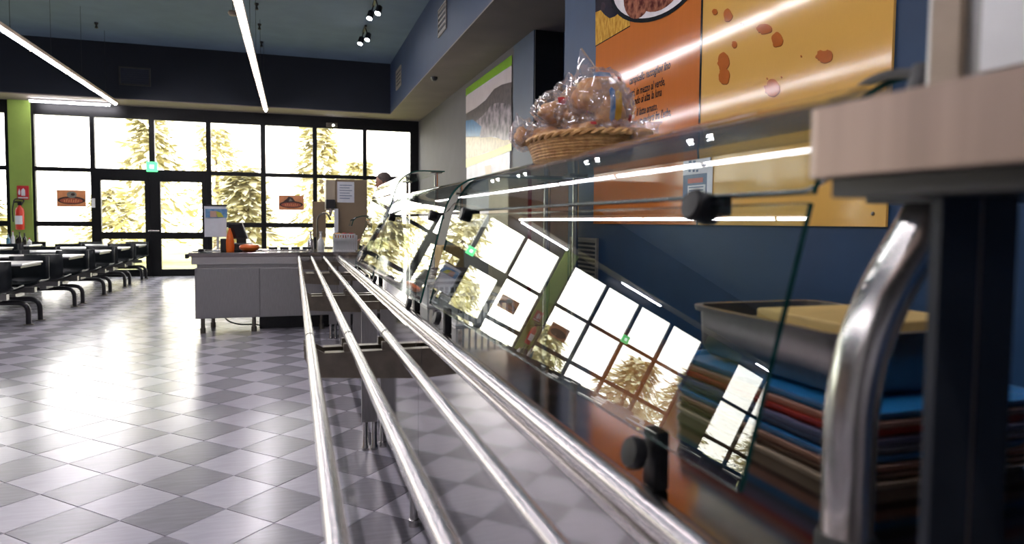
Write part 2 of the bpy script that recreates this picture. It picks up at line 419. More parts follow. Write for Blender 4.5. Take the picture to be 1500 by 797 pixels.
TREES = [(-4.2, 23.5, 4.7, 1.7), (-1.3, 20.4, 2.7, 1.3), (.8, 23.5, 4.6, 1.5), (2.4, 27, 3.6, 1.5), (-6.6, 29, 2.4, 1.8), (-8.9, 24, 2.1, 1.7), (-12.5, 23, 2.6, 2.0), (-16, 24.5, 3.3, 2.2), (-20, 23.5, 3.0, 2.1), (-3.0, 30, 5.0, 2.4), (5.6, 23, 2.6, 1.5)]
TL = ['tall pale conifer standing outside the glass door', 'short bushy tree close outside, right of the glass door', 'slim tall conifer outside behind the mountain emblem sticker', 'medium conifer outside behind the tan drinks dispenser', 'low bush outside left of the green pillar', 'low round tree outside, first beyond the green pillar', 'pale tree outside behind the middle of the left window', 'leafy tree outside behind the left end of the left window', 'leafy tree outside behind the leftmost window', 'tallest pale conifer far back between the door and the cash counter', 'low tree outside at the right end of the windows']
for i, q in enumerate(TREES): tree(*q, TL[i], i+3)

# ------------------------------------------------------------------ lamps
def light_strip(x, z, y0, y1, label, pitch=1.56):
    t = thing('light_strip', (x, (y0+y1)/2, z), label, 'ceiling light')
    obj('housing', B(x-.05, x+.05, y0, y1, z+.012, z+.06), 'lamp_house', t)
    y = y1-.01
    while y-pitch > y0-.01:
        obj('lamp_tube', T([(x, y-.015, z), (x, y-pitch+.03, z)], .022, 8), 'lamp_tube', t, True)
        obj('tube_clip', B(x-.03, x+.03, y-pitch-.012, y-pitch+.028, z-.024, z+.012), 'lamp_house', t)
        obj('hanger', T([(x, y-pitch*.5, z+.06), (x, y-pitch*.5, 4.9)], .003, 5), 'black_plastic', t)
        y -= pitch
light_strip(-3.45, 3.62, -4.0, 15.9, 'long hanging strip light on the left running towards the glass door')
light_strip(-.56, 3.62, -4.0, 15.7, 'long hanging strip light in the middle above the cash counter')
t = thing('light_strip', (1.5, -1.6, 3.7), 'added unseen strip light above the serving aisle, brightening the trays', 'ceiling light')  # extra lamp out of view, added to brighten the dark trays
obj('housing', B(1.45, 1.55, -4, .6, 3.71, 3.75), 'white_plastic', t)
for k in range(3): obj('lamp_tube', T([(1.5, .55-k*1.52, 3.69), (1.5, -.9-k*1.52, 3.69)], .022, 8), 'lamp_tube', t, True)
for i, (x0, x1, lab) in enumerate(((-5.2, -3.7, 'short white tube light under the soffit right of the green pillar'), (-8.4, -7.0, 'short white tube light under the soffit left of the green pillar'), (-13.3, -12.0, 'short white tube light under the soffit farthest left'))):
    t = thing('tube_light', ((x0+x1)/2, 16.6, 3.7), lab, 'ceiling light')
    obj('housing', B(x0, x1, 16.57, 16.63, 3.715, 3.75), 'white_plastic', t)
    obj('lamp_tube', T([(x0+.02, 16.6, 3.697), (x1-.02, 16.6, 3.697)], .02, 8), 'lamp_tube', t, True)
def track_spot(x, y, lab):
    t = thing('track_spotlight', (x, y, 4.9), lab, 'spotlight', 'spotlights on the slate ceiling')
    obj('track', B(x-.02, x+.02, y-.25, y+.25, 4.87, 4.9), 'black_plastic', t)
    for s in (-1, 1):
        c = Vector((x-.05*s, y+.16*s, 4.72)); ax = Vector((-.3, -.35, -1)).normalized()
        obj('stem', T([(x, y+.16*s, 4.87), c], .012, 6), 'black_plastic', t)
        hd = obj('spot_head', LA([(.03, -.07), (.05, -.05), (.055, .07), (.05, .08)], c, 14, ax), 'black_plastic', t, True)
        bm = LA([(.001, 0), (.042, 0), (.042, .006), (.001, .006)], c+ax*.081, 14, ax); obj('lens', bm, 'spot_glow', hd)
for y, lab in ((13.3, 'far pair of black ceiling spotlights'), (11.6, 'second black ceiling spotlight pair from the window bulkhead'), (8.6, 'black ceiling spotlight pair above the sneeze guards, third from windows'), (6.0, 'black ceiling spotlight pair above the bread basket, fourth from windows'), (3.6, 'black ceiling spotlight pair above the near counter, fifth from windows'), (1.4, 'nearest black ceiling spotlight pair above the trays')):
    track_spot(1.29, y, lab)
for i, (px, py) in enumerate(((141, 33), (168, 63), (376, 5), (380, 35), (383, 61))):
    d = ray(px, py); p = EYE + d*((4.9-HGT)/d.z)
    o = obj('sprinkler_head', LA([(.035, 0), (.035, -.02), (.015, -.05), (.03, -.1), (.01, -.11)], p, 10), 'black_plastic', None, True)
    tag(o, ['black sprinkler head on the ceiling, left of the vent grille', 'black sprinkler head at the ceiling edge above the far vent grille', 'black sprinkler head beside the middle strip light, nearest of three', 'black sprinkler head beside the middle strip light, second of three', 'black sprinkler head beside the middle strip light, farthest of three'][i], 'sprinkler')
# small round sensor beside the middle strip, on a drop rod
p = EYE + ray(341, 19)*((3.9-HGT)/ray(341, 19).z)
t = thing('smoke_detector', (p.x, p.y, 4.9), 'small round sensor on a thin rod beside the middle strip light', 'detector')
obj('drop_rod', T([(p.x, p.y, 4.9), (p.x, p.y, p.z+.02)], .004, 6), 'black_plastic', t)
obj('sensor_head', LA([(.05, .02), (.06, 0), (.045, -.03), (.01, -.035)], p, 14), 'lamp_house', t, True)
p = EYE + ray(636, 113)*((3.75-HGT)/ray(636, 113).z)
o = obj('smoke_detector', LA([(.06, 0), (.06, -.03), (.035, -.06), (.01, -.065)], p, 14), 'black_plastic', None, True); tag(o, 'round smoke detector on the beige soffit beside the landscape poster', 'detector')
# vents
def vent_y(x0, x1, z0, z1, y, lab, mat='vent_metal'):
    t = thing('vent_grille', ((x0+x1)/2, y, z0), lab, 'vent')
    bm = nb()
    for a in ((x0, x1, z0, z0+.03), (x0, x1, z1-.03, z1), (x0, x0+.03, z0+.03, z1-.03), (x1-.03, x1, z0+.03, z1-.03)): box(bm, a[0], a[1], y-.02, y, a[2], a[3])
    obj('frame', bm, mat, t); obj('backing', B(x0+.03, x1-.03, y-.004, y, z0+.03, z1-.03), 'vent_dark', t)
    n_ = int((z1-z0-.06)/.045)
    for k in range(n_): z = z0+.045+k*.045; obj('slat', B(x0+.03, x1-.03, y-.015, y-.004, z, z+.012), 'vent_dark', t)
a, b = on_y(174, 97, 16.05), on_y(221, 127, 16.05); vent_y(a.x, b.x, b.z, a.z, 16.05, 'dark rectangular vent grille on the navy bulkhead above the windows', 'vent_dim')
def vent_x(ya, yb, z0, z1, x, lab, mf, mb, pitch=.04, ms=None):
    t = thing('vent_grille', (x, (ya+yb)/2, z0), lab, 'vent'); y0, y1 = min(ya, yb), max(ya, yb)
    bm = nb()
    for a in ((y0, y1, z0, z0+.02), (y0, y1, z1-.02, z1), (y0, y0+.02, z0+.02, z1-.02), (y1-.02, y1, z0+.02, z1-.02)): box(bm, x-.02, x, a[0], a[1], a[2], a[3])
    obj('frame', bm, mf, t); obj('backing', B(x-.003, x, y0+.02, y1-.02, z0+.02, z1-.02), mb, t)
    z = z0+.03
    while z < z1-.035:
        obj('slat', B(x-.016, x-.003, y0+.02, y1-.02, z, z+pitch*.4), ms or mf, t); z += pitch
for (c, lab) in (((643, 655, 10, 56), 'pale vent grille on the blue side bulkhead, nearer one'), ((581, 588, 99, 133), 'pale vent grille on the blue side bulkhead, far one')):
    a, b = on_x(c[0], c[3], 2.14), on_x(c[1], c[2], 2.14); vent_x(a.y, b.y, a.z, a.z+abs(on_x(c[0], c[2]+6, 2.14).z-a.z), 2.14, lab, 'vent_metal', 'vent_dark', .08)
a, b = on_x(838, 347, 2.25), on_x(876, 417, 2.25)
vent_x(a.y, b.y, on_x(838, 417, 2.25).z, a.z, 2.25, 'slatted grey vent grille on the navy wall below the orange poster', 'vent_metal', 'vent_dark', .034)

# ------------------------------------------------------------------ far wall signs
t = thing('exit_sign', (-2.99, 16.6, 2.3), 'glowing green exit sign hanging above the glass door', 'exit sign')
obj('sign_box', B(-3.1, -2.88, 16.88, 16.95, 2.33, 2.55, bev=.01), 'exit_green', t)
obj('arrow_mark', B(-3.03, -2.95, 16.874, 16.88, 2.4, 2.48), 'exit_white', t)
t = thing('exit_sign', (-8.05, 16.6, 2.3), 'glowing green exit sign left of the green pillar', 'exit sign')
obj('sign_box', B(-8.16, -7.94, 16.88, 16.95, 2.33, 2.55, bev=.01), 'exit_green', t)
obj('arrow_mark', B(-8.09, -8.01, 16.874, 16.88, 2.4, 2.48), 'exit_white', t)
p = on_y(488, 184, 16.94)
o = obj('emergency_lamp', B(p.x-.16, p.x+.1, 16.89, 16.95, p.z-.04, p.z+.06, bev=.01), ['steel_dark', 'spot_glow']); tag(o, 'small dark emergency lamp on the black window header', 'lamp')
lens = obj('lens', LA([(.001, 0), (.02, 0), (.02, .01), (.001, .012)], (p.x, 16.89, p.z), 10, (0, -1, 0)), 'spot_glow', o)
# red fire sign and extinguisher on the green pillar
t = thing('fire_sign', (-5.44, 16.9, 1.67), 'red fire extinguisher sign on the green pillar', 'sign')
obj('plate', B(-5.545, -5.335, 16.885, 16.9, 1.67, 1.96), 'sign_red', t)
obj('pictogram', PR([(-5.47, 16.885, 1.75), (-5.4, 16.885, 1.75), (-5.4, 16.885, 1.87), (-5.43, 16.885, 1.91), (-5.47, 16.885, 1.87)], (0, -.003, 0)), 'paper_white', t)
obj('flame_mark', PR([(-5.52, 16.885, 1.77), (-5.49, 16.885, 1.77), (-5.485, 16.885, 1.84), (-5.505, 16.885, 1.9), (-5.525, 16.885, 1.83)], (0, -.003, 0)), 'paper_white', t)
obj('caption_bar', B(-5.53, -5.35, 16.882, 16.885, 1.695, 1.72), 'paper_white', t)
t = thing('fire_extinguisher', (-5.48, 16.8, 1.03), 'red fire extinguisher with black hose hung on the green pillar', 'extinguisher')
cx, cy = -5.48, 16.8
obj('cylinder', LA([(.02, 0), (.075, .01), (.08, .03), (.08, .4), (.06, .46), (.03, .49), (.025, .52)], (cx, cy, 1.03), 18), 'ext_red', t, True)
obj('valve', B(cx-.03, cx+.05, cy-.025, cy+.025, 1.55, 1.6, bev=.006), 'black_plastic', t)
obj('lever', B(cx-.09, cx+.04, cy-.012, cy+.012, 1.6, 1.63), 'black_plastic', t)
obj('hose', T(arc_pts([(cx+.04, cy, 1.58), (cx+.1, cy, 1.66), (cx-.08, cy-.02, 1.7), (cx-.12, cy-.04, 1.45), (cx-.1, cy-.06, 1.2)], .08), .012, 8), 'black_rubber', t, True)
obj('label', LA([(.0805, 0), (.0812, .0), (.0812, .18), (.0805, .18)], (cx-.004, cy-.004, 1.15), 18), 'paper_white', t, True)
obj('wall_bracket', B(cx-.05, cx+.05, cy+.07, 16.9, 1.35, 1.4), 'black_plastic', t)
# orange stickers with an emblem on the glass
def sticker(px0, py0, px1, py1, lab, ww, dome):
    a, b = on_y(px0, py0, 16.985), on_y(px1, py1, 16.985); x0, x1, z0, z1 = a.x, b.x, b.z, a.z; W_, H_ = x1-x0, z1-z0; y = 16.985
    t = thing('window_sticker', ((x0+x1)/2, y, z0), lab, 'sticker')
    obj('backing', B(x0, x1, y, y+.011, z0, z1), 'sticker_orange', t)
    def E(u, v): return (x0+u*W_, y, z0+v*H_)
    def oval(cu, cv, ru, rv, n=24): return [E(cu+ru*math.cos(2*PI*k/n), cv+rv*math.sin(2*PI*k/n)) for k in range(n)]
    obj('emblem_border', PR(oval(.5, .38, .47, .24), (0, -.002, 0)), 'sticker_dark', t)
    bm = nb(); prism(bm, [(p[0], y-.002, p[2]) for p in oval(.5, .36, .4, .16)], (0, -.002, 0)); obj('emblem_band', bm, 'sticker_red', t)
    if dome: poly = oval(.52, .72, .17, .2); inner = oval(.56, .74, .07, .08)
    else: poly = [E(.12, .48), E(.33, .78), (E(.4, .92)), E(.55, .86), E(.66, .6), E(.85, .55)]; inner = [E(.4, .6), E(.46, .8), E(.56, .62)]
    obj('emblem_peak', PR([(p[0], y-.004, p[2]) for p in poly], (0, -.002, 0)), 'sticker_grey' if dome else 'sticker_dark', t)
    obj('emblem_detail', PR([(p[0], y-.006, p[2]) for p in inner], (0, -.002, 0)), 'sticker_dark' if dome else 'sticker_grey', t)
    for k in range(7): u = .24+k*.078; obj('letter_stroke', PR([(x0+u*W_, y-.005, z0+.27*H_), (x0+(u+.035)*W_, y-.005, z0+.27*H_), (x0+(u+.055)*W_, y-.005, z0+(.4+.05*(k % 2))*H_), (x0+(u+.02)*W_, y-.005, z0+(.4+.05*(k % 2))*H_)], (0, -.002, 0)), 'sticker_orange', t)
sticker(82.6, 278, 126, 303, 'orange sticker with an oval emblem on the pane right of the green pillar', 'Oltreno', True)
sticker(408, 286, 445, 308, 'orange sticker with a mountain emblem on the pane behind the cash counter', 'Ciceros', False)
t0 = thing('window_sticker', (-6.5, 16.985, 1.5), 'orange sticker on the pane left of the green pillar', 'sticker')
obj('backing', B(-6.5, -5.93, 16.985, 16.996, 1.53, 1.9), 'sticker_orange', t0)
obj('emblem_border', PR([(-6.22+.25*math.cos(k*PI/12), 16.985, 1.68+.11*math.sin(k*PI/12)) for k in range(24)], (0, -.002, 0)), 'sticker_dark', t0)

# ------------------------------------------------------------------ right wall posters
XP = 2.25
def PP(px, py, lay=0, X=XP): return on_x(px, py, X-.012-lay*.0008)
def pprint(name, pix, mat, parent, lay, X=XP):
    pts = [PP(a, b, lay, X) for a, b in pix]
    return obj(name, PR(pts, (-.0008, 0, 0)), mat, parent)
def panel(pxl, pxr, ztop, zbot, name, lab, mat, X=XP):
    yl, yr = on_x(pxl, 200, X-.012).y, on_x(pxr, 200, X-.012).y
    t = thing(name, (X, (yl+yr)/2, zbot), lab, 'poster')
    obj('board', B(X-.012, X, yr, yl, zbot, ztop), mat, t)
    return t
po = panel(871, 1023.5, 3.35, 1.275, 'wall_poster', 'orange wall poster with an Italian verse and a plate of figs', 'poster_orange')
pprint('printed_photo', [(872.4, -260), (935, -260), (925, -30), (923, 38), (872.4, 68)], 'print_night', po, 1)
pprint('printed_straw', [(872.4, 18), (880, 15), (886, 22), (893, 27), (901, 24), (909, 17), (914, 15), (921, 19), (923, 37.5), (872.4, 67)], 'print_straw', po, 2)
pprint('printed_rule', [(872.4, 67), (923, 37.5), (923, 38.7), (872.4, 68.4)], 'print_black', po, 3)
def el(cx, cy, rx, ry, rot, n=40):
    c, s = math.cos(rot), math.sin(rot); return [(cx+rx*math.cos(k*2*PI/n)*c-ry*math.sin(k*2*PI/n)*s, cy+rx*math.cos(k*2*PI/n)*s+ry*math.sin(k*2*PI/n)*c) for k in range(n)]
pprint('printed_plate_shadow', el(960, -25, 72, 50, -.62), 'print_black', po, 4)
pprint('printed_plate', el(960, -28, 68, 47, -.62), 'print_plate', po, 5)
pprint('printed_fig', el(934, -6, 20, 34, .15, 24), 'print_fig', po, 6); pprint('printed_fig', el(966, -14, 37, 25, -.8, 24), 'print_fig', po, 7)
# verse
for k, (txt, a, b) in enumerate((('campicello raccoglievi lino', (981.6, 100), None), ('sparti, in mezzo al verde,', (974, 124), None), ('quando si alza la luna', (969, 140), None), ('il latte amato.', (963, 160.5), None), ('e goderti fra l\u2019erba,', (983, 169), None))):
    p = PP(*a, 1)
    text_mesh('verse_line', txt, p, (0, -1, 0), (0, 0, 1), .074, .7, .22, 'print_black', po, 'RIGHT')
for px, py in ((1010, 318), (1019, 318)): 
    p = PP(px, py); obj('screw', LA([(.008, 0), (.008, .004), (.003, .005)], p, 8, (-1, 0, 0)), 'steel_dark', po)
py_ = panel(1025, 1302, 3.35, 1.275, 'wall_poster', 'yellow wall poster with scattered reddish brown patches', 'poster_yellow')
BL = [(185, 85, 22, 20, 0), (280, 110, 36, 46, 0), (385, 175, 14, 9, 1), (548, 212, 56, 38, 2), (640, 290, 46, 52, 0), (328, 325, 20, 24, 2), (248, 448, 42, 64, 2), (252, 556, 42, 62, 2), (817, 410, 6, 6, 0), (985, 408, 64, 52, 3), (608, 645, 55, 62, 2), (568, 573, 7, 5, 0), (673, 563, 6, 5, 0)]
for i, (bx, by, rx, ry, k) in enumerate(BL):
    cx, cy = 1010+bx/5, by/5; rnd = random.Random(i+40); pts = []
    for q in range(28):
        a = q*2*PI/28; rr = 1 + .16*noise.noise(Vector((math.cos(a)*1.6, math.sin(a)*1.6, i*5.3)))
        if k == 0 and -2.3 < a-PI*1.5 < 2.3: rr *= 1 - .3*max(0, abs(math.sin((a-PI*1.5)/1.6)))*.6
        if k in (2, 3) and 2.2 < a < 3.6: rr *= 1 + rnd.uniform(-.18, .12)
        if k == 3 and 4.4 < a < 5.0: rr *= .74
        pts.append((cx+rx/5*rr*math.cos(a), cy+ry/5*rr*math.sin(a)))
    pprint('printed_patch_shade', [(a+.5, b+1.2) for a, b in pts], 'print_shadow', py_, 1)
    pprint('printed_patch', pts, 'print_brown', py_, 2)
p = PP(1279, 313); obj('screw', LA([(.008, 0), (.008, .004), (.003, .005)], p, 8, (-1, 0, 0)), 'steel_dark', py_)
obj('seam_strip', B(XP-.014, XP-.0125, on_x(1025, 200, XP-.012).y-.004, on_x(1023.5, 200, XP-.012).y+.004, 1.275, 3.35), 'print_black', po)
# notice taped over the joint
t = thing('paper_notice', (XP, 3.5, 1.35), 'slate blue paper notice with white bands taped between the two posters', 'notice')
nx = XP-.016
def nrect(name, a, b, c_, d, mat, lay):
    y0, y1 = on_x(b, 260, nx).y, on_x(a, 260, nx).y; z1, z0 = on_x((a+b)/2, c_, nx).z, on_x((a+b)/2, d, nx).z
    obj(name, B(nx-lay*.001-.001, nx-lay*.001, y0, y1, z0, z1), mat, t)
nrect('sheet', 1001, 1041, 216, 311, 'notice_slate', 0); nrect('white_border', 1036, 1044, 238, 300, 'paper_white', .5)
nrect('band', 1001, 1040, 232, 242, 'paper_white', 1); nrect('band', 1001, 1040, 245, 255, 'paper_white', 1)
nrect('red_heading', 1008, 1030, 261, 268, 'notice_red', 1); nrect('text_panel', 1008, 1034, 271, 292, 'paper_white', 1)
for k in range(4): nrect('text_row', 1010, 1031, 273.5+k*4.5, 275+k*4.5, 'notice_slate', 2)
for a in (1009, 1015, 1020): nrect('digit_mark', a, a+3, 248.5, 252, 'notice_slate', 2)
for a in (1009, 1015): nrect('digit_mark', a, a+4, 235.5, 239, 'notice_slate', 2)

# landscape poster far along the wall
XL = 2.95; yl, yr = on_x(684, 128, XL-.012).y, on_x(748, 82, XL-.012).y
lp = thing('wall_poster', (XL, (yl+yr)/2, 1.2), 'tall landscape poster of a rocky coast with green top band', 'poster')
obj('board', B(XL-.012, XL, yr, yl, 1.2, 3.62), 'print_pale', lp)
def LPp(cx, cy): return (670+cx/3.985, 70+cy/3.985)
def lprint(name, pts, mat, lay): pprint(name, [LPp(*p) for p in pts], mat, lp, lay, XL)
lprint('printed_sky', [(50, 285), (317, 105), (317, 230), (50, 400)], 'print_sky', 1)
lprint('printed_band', [(49, 240), (318, 41), (318, 100), (49, 282)], 'print_green', 2)
lprint('printed_hill', [(50, 385), (110, 350), (165, 305), (215, 240), (260, 215), (316, 200), (316, 330), (50, 460)], 'print_hill', 2)
lprint('printed_sea', [(50, 425), (90, 420), (140, 455), (135, 520), (50, 522)], 'print_sea', 3)
lprint('printed_field', [(50, 520), (140, 515), (230, 525), (316, 510), (316, 560), (200, 600), (50, 650)], 'print_field', 3)
lprint('printed_rocks', [(105, 430), (150, 395), (200, 330), (240, 320), (316, 330), (316, 535), (270, 540), (220, 520), (130, 525), (140, 460)], 'print_rock', 4)
lprint('printed_lime', [(50, 650), (180, 610), (316, 555), (316, 600), (180, 650), (50, 700)], 'print_lime', 4)
lprint('printed_figure', [(160, 690), (195, 685), (200, 740), (165, 745)], 'print_skin', 2)

# ------------------------------------------------------------------ serving counters, rails, guards
Y0S = [(-1.0, 2.55), (2.55, 4.45), (4.45, 6.35), (6.35, 8.22)]
CL = ['near stainless serving counter under the trays and bread basket', 'second stainless serving counter behind the tray rails', 'third stainless serving counter under the tall sneeze guard', 'farthest stainless serving counter meeting the cash counter']
RL = ['nearest stainless three tube tray rail', 'second stainless three tube tray rail from the camera', 'third stainless three tube tray rail from the camera', 'farthest stainless three tube tray rail ending at the cash counter']
for (a, b), cl, rl in zip(Y0S, CL, RL):
    t = thing('serving_counter', (.8, (a+b)/2, 0), cl, 'counter')
    obj('front_panel', B(.445, .46, a+.002, b-.002, .16, .835), 'steel_front', t)
    obj('end_panel', B(.46, 1.2, b-.03, b-.012, .16, .835), 'steel_sheet', t)
    obj('back_panel', B(1.18, 1.2, a+.01, b-.032, .16, .835), 'steel_sheet', t)
    obj('worktop', B(.505, 1.25, a+.001, b-.001, .835, .87, bev=.004), 'steel_deck', t)
    obj('front_cap', B(.445, .504, a+.002, b-.002, .8352, .842), 'steel_front', t)
    obj('edge_tube', T([(.497, a+.001, .855), (.497, b-.001, .855)], .027, 24), 'steel_tube', t, True)
    for yy in (a+.25, b-.59):
        for xx in (.47, 1.14): obj('leg', LA([(.022, 0), (.022, .03), (.017, .032), (.017, .16)], (xx, yy, 0), 12), 'steel', t, True)
    rt = thing('tray_rail', (.19, (a+b)/2, 0), rl, 'tray rail')
    for x in (.05, .187, .322):
        tb = obj('rail_tube', T([(x, a+.004, .86), (x, b-.004, .86)], .0165, 24), 'steel_tube', rt, True)
        obj('end_collar', T([(x, b-.016, .86), (x, b-.006, .86)], .0173, 24), 'black_plastic', tb, True)
    for yy in (a+.06, b-.06):
        bm = nb()
        prism(bm, [(.03, yy-.004, .842), (.045, yy-.004, .842), (.1, yy-.004, .81), (.444, yy-.004, .81), (.444, yy-.004, .70), (.06, yy-.004, .725), (.03, yy-.004, .80)], (0, .008, 0))
        box(bm, .1, .444, yy-.02, yy+.02, .81, .814)
        box(bm, .165, .209, yy-.012, yy+.012, .814, .8425); box(bm, .30, .344, yy-.012, yy+.012, .814, .8425)
        obj('bracket', bm, 'steel_bracket', rt)
    if a > 0:
        yl_ = b-.62
        bm = nb(); box(bm, .35, .435, yl_-.012, yl_+.012, .16, .79); obj('support_leg', bm, 'steel_sheet', rt)
        for xx, yy in ((.37, yl_), (.42, yl_)): obj('foot', LA([(.02, 0), (.02, .02), (.015, .03), (.015, .16)], (xx, yy, 0), 12), 'steel', rt, True)
        obj('leg_tie', B(.36, .445, yl_-.01, yl_+.01, .79, .835), 'steel_bracket', rt)

LEAN = math.radians(14.6)
def guard(y0, y1, zb, ztop, xt, knobs, label, upper=True, rod=False, post=True, yu0=None):
    t = thing('sneeze_guard', (.6, (y0+y1)/2, .87), label, 'sneeze guard')
    k = math.tan(LEAN); xb = .51
    zf = ztop-.175; xf = xb+(zf-zb)*k
    flat = [(xb, zb), (xf, zf)]
    bm = nb(); strip(bm, flat, y0, y1, .008); obj('front_pane', bm, ['guard_glass', 'edge_green'], t)
    # curved hood pane above the joint
    p0 = Vector((xf+.004, zf+.012)); p1 = Vector((xf+.03, zf+.10)); p2 = Vector((xf+.075, ztop-.004)); p3 = Vector((xf+.21, ztop))
    prof = []
    for q in range(15):
        u = q/14; prof.append(p0*(1-u)**3+p1*3*u*(1-u)**2+p2*3*u*u*(1-u)+p3*u**3)
    prof = [(p.x, p.y) for p in prof] + [(xt, ztop)]
    bm = nb(); strip(bm, prof, yu0 if yu0 is not None else y0, y1, .008); obj('hood_pane', bm, ['guard_glass', 'edge_green'], t, 30)
    nrm = Vector((-math.cos(LEAN), 0, math.sin(LEAN)))
    for yk in knobs:
        # lower clamp: block on the worktop with a knob on the customer side
        c = Vector((xb-.004, yk, zb-.03)); 
        bm = nb(); box(bm, xb+.01, xb+.036, yk-.02, yk+.02, .87, zb+.008, bev=.005)
        lathe(bm, [(.012, -.004), (.024, 0), (.026, .012), (.022, .02), (.008, .021)], c+nrm*.002, 16, 0, nrm)
        obj('clamp', bm, 'knob_black', t, 40)
        if not upper: continue
        c = Vector((xf-.002*k, yk, zf-.002))
        bm = nb(); lathe(bm, [(.012, -.03), (.022, -.028), (.025, -.015), (.024, .01), (.026, .013), (.022, .02), (.008, .021)], c, 18, 0, nrm); box(bm, xf+.004, xf+.05, yk-.012, yk+.012, zf-.016, zf+.014, bev=.004)
        obj('clamp', bm, 'knob_black', t, 40)
    xr = xf+.028; zr = zf+.016
    pts = [(xr, y1-.02, zr), (xr, y0+.03, zr), (xr+.012, y0+.003, zr+.02), (xr+.03, y0-.01, zr+.04)]
    obj('hinge_rod', T(arc_pts(pts, .02), .003, 8), 'steel', t, True)
    for yy in ((y0+.06, y1-.06) if post else ()):
        obj('post', T([(xt-.05, yy, .87), (xt-.05, yy, ztop-.014)], .013, 12), 'steel', t, True)
        obj('shelf_clip', B(xt-.09, xt-.01, yy-.03, yy+.03, ztop-.014, ztop-.0085), 'steel_dark', t)
    return t
guard(.69, 2.68, .955, 1.483, 1.16, (.925, 2.445), 'nearest curved glass sneeze guard carrying the bread basket', yu0=.69)
guard(2.9, 4.72, .93, 1.483, 1.16, (3.1, 4.48), 'low curved glass sneeze guard, second from the camera')
guard(4.78, 6.2, .90, 1.64, 1.02, (5.0, 5.95), 'taller curved glass sneeze guard in the middle of the line', upper=False)
t = thing('glass_visor', (.62, 6.6, .87), 'small curved glass visor on a steel post at the far end of the counter', 'visor')
bm = nb(); strip(bm, [(.50, 1.235), (.515, 1.285), (.545, 1.315), (.6, 1.33), (.74, 1.333)], 6.45, 6.75, .008); obj('visor_pane', bm, ['guard_glass', 'edge_green'], t, 30)
obj('post', T([(.72, 6.6, .87), (.72, 6.6, 1.322)], .012, 10), 'steel', t, True); obj('post_base', LA([(.035, 0), (.035, .008), (.014, .012)], (.72, 6.6, .87), 14), 'steel', t)

# ------------------------------------------------------------------ near self-service stand (blurred foreground)
t = thing('steel_shelf', (.75, .1, .87), 'blurred near stainless overshelf on a bent tube support', 'shelf')
bm = nb()
poly = []
XS, YE, rr = .45, .535, .03
for q in range(9):
    a = PI - q*PI/2/8*1; poly.append((XS+rr+rr*math.cos(a), YE-rr+rr*math.sin(a), 1.323))
poly += [(1.12, YE, 1.323), (1.12, -.5, 1.323), (XS, -.5, 1.323)]
prism(bm, poly, (0, 0, .062)); obj('shelf_top', bm, 'steel_rim', t, 50)
obj('under_frame', B(.47, 1.1, -.48, .51, 1.305, 1.323), 'black_plastic', t)
obj('bent_tube', T(arc_pts([(.648, .66, .9), (.648, .66, 1.13), (.768, .655, 1.312)], .16, 14), .031, 28), 'steel', t, True)
obj('tube_foot', LA([(.037, 0), (.037, .024), (.033, .03)], (.648, .66, .87), 18), 'black_rubber', t, True)
obj('bracket_plate', B(.70, .84, .5, .70, 1.308, 1.318), 'black_plastic', t)
bm = nb(); box(bm, .509, .552, .43, .44, .87, 1.305); obj('post', bm, 'post_dark', t)
obj('post_trim', B(.553, .557, .431, .44, .87, 1.305), 'steel_rim', t)
obj('post', B(.558, .596, .43, .44, .87, 1.305), 'post_dark', t)
tag(obj('cutlery_box', B(.6, 1.05, -.1, .535, 1.385, 1.72, bev=.008), 'steel_sheet'), 'grey metal box standing on the blurred near shelf', 'box')
o = bpy.data.objects['cutlery_box']
obj('corner_strip', B(.592, .6, .49, .52, 1.4, 1.71), 'lamp_house', o); obj('side_panel', B(.594, .6, .1, .47, 1.42, 1.70), 'white_plastic', o)
obj('plug', LA([(.02, 0), (.025, .02), (.018, .05)], (.64, .56, 1.40), 12), 'black_plastic', o, True)
p1, p2, p3 = on_x(1240, 142, .78), on_x(1290, 108, .72), Vector((.64, .56, 1.44))
tag(obj('power_cable', T(arc_pts([p1+Vector((.02, .05, -.0)), p1, p2, p3], .08), .006, 8), 'black_rubber', None, True), 'black cable looping from the glass hood to the near box', 'cable')

# trays in a stack, with a steel pan on top
TR = ['tray_beige', 'tray_brown', 'tray_peach', 'tray_blue', 'tray_grey', 'tray_lilac', 'tray_red', 'tray_peach', 'tray_blue']
def tray_bm(x0, x1, y0, y1, z, h=.0135):
    bm = nb(); lv = [(0, 0), (-.008, h*.6), (-.012, h*1.05), (-.004, h*1.05), (.004, h*.45), (.03, h*.4)]; rings = []
    for ins, dz in lv:
        ring = []
        for cx, cy, a0 in ((x1-.05, y1-.05, 0), (x0+.05, y1-.05, PI/2), (x0+.05, y0+.05, PI), (x1-.05, y0+.05, 1.5*PI)):
            for q in range(6):
                a = a0+q*PI/10; ring.append(bm.verts.new((cx+(.05-ins)*math.cos(a), cy+(.05-ins)*math.sin(a), z+dz)))
        rings.append(ring)
    n = len(rings[0])
    for r_, s_ in zip(rings, rings[1:]):
        for q in range(n): bm.faces.new((r_[q], r_[(q+1) % n], s_[(q+1) % n], s_[q]))
    bm.faces.new(rings[0]); bm.faces.new(rings[-1]); return bm
tl = ['beige tray at the bottom of the near stack', 'dark brown tray, second from the bottom of the stack', 'peach tray in the lower part of the stack', 'blue tray in the middle of the stack, under the grey one', 'grey tray in the middle of the stack', 'lilac tray directly under the red tray', 'red tray near the top of the stack', 'peach tray between the red tray and topmost blue tray', 'blue tray on top of the near stack']
for k, (m_, lab) in enumerate(zip(TR, tl)):
    dx, dy = random.uniform(-.004, .004), random.uniform(-.006, .006)
    o = obj('serving_tray', tray_bm(.8+dx, 1.2+dx, .81+dy, 1.31+dy, .87+k*.0143), m_, None, 30); tag(o, lab, 'tray', 'trays stacked at the start of the counter')
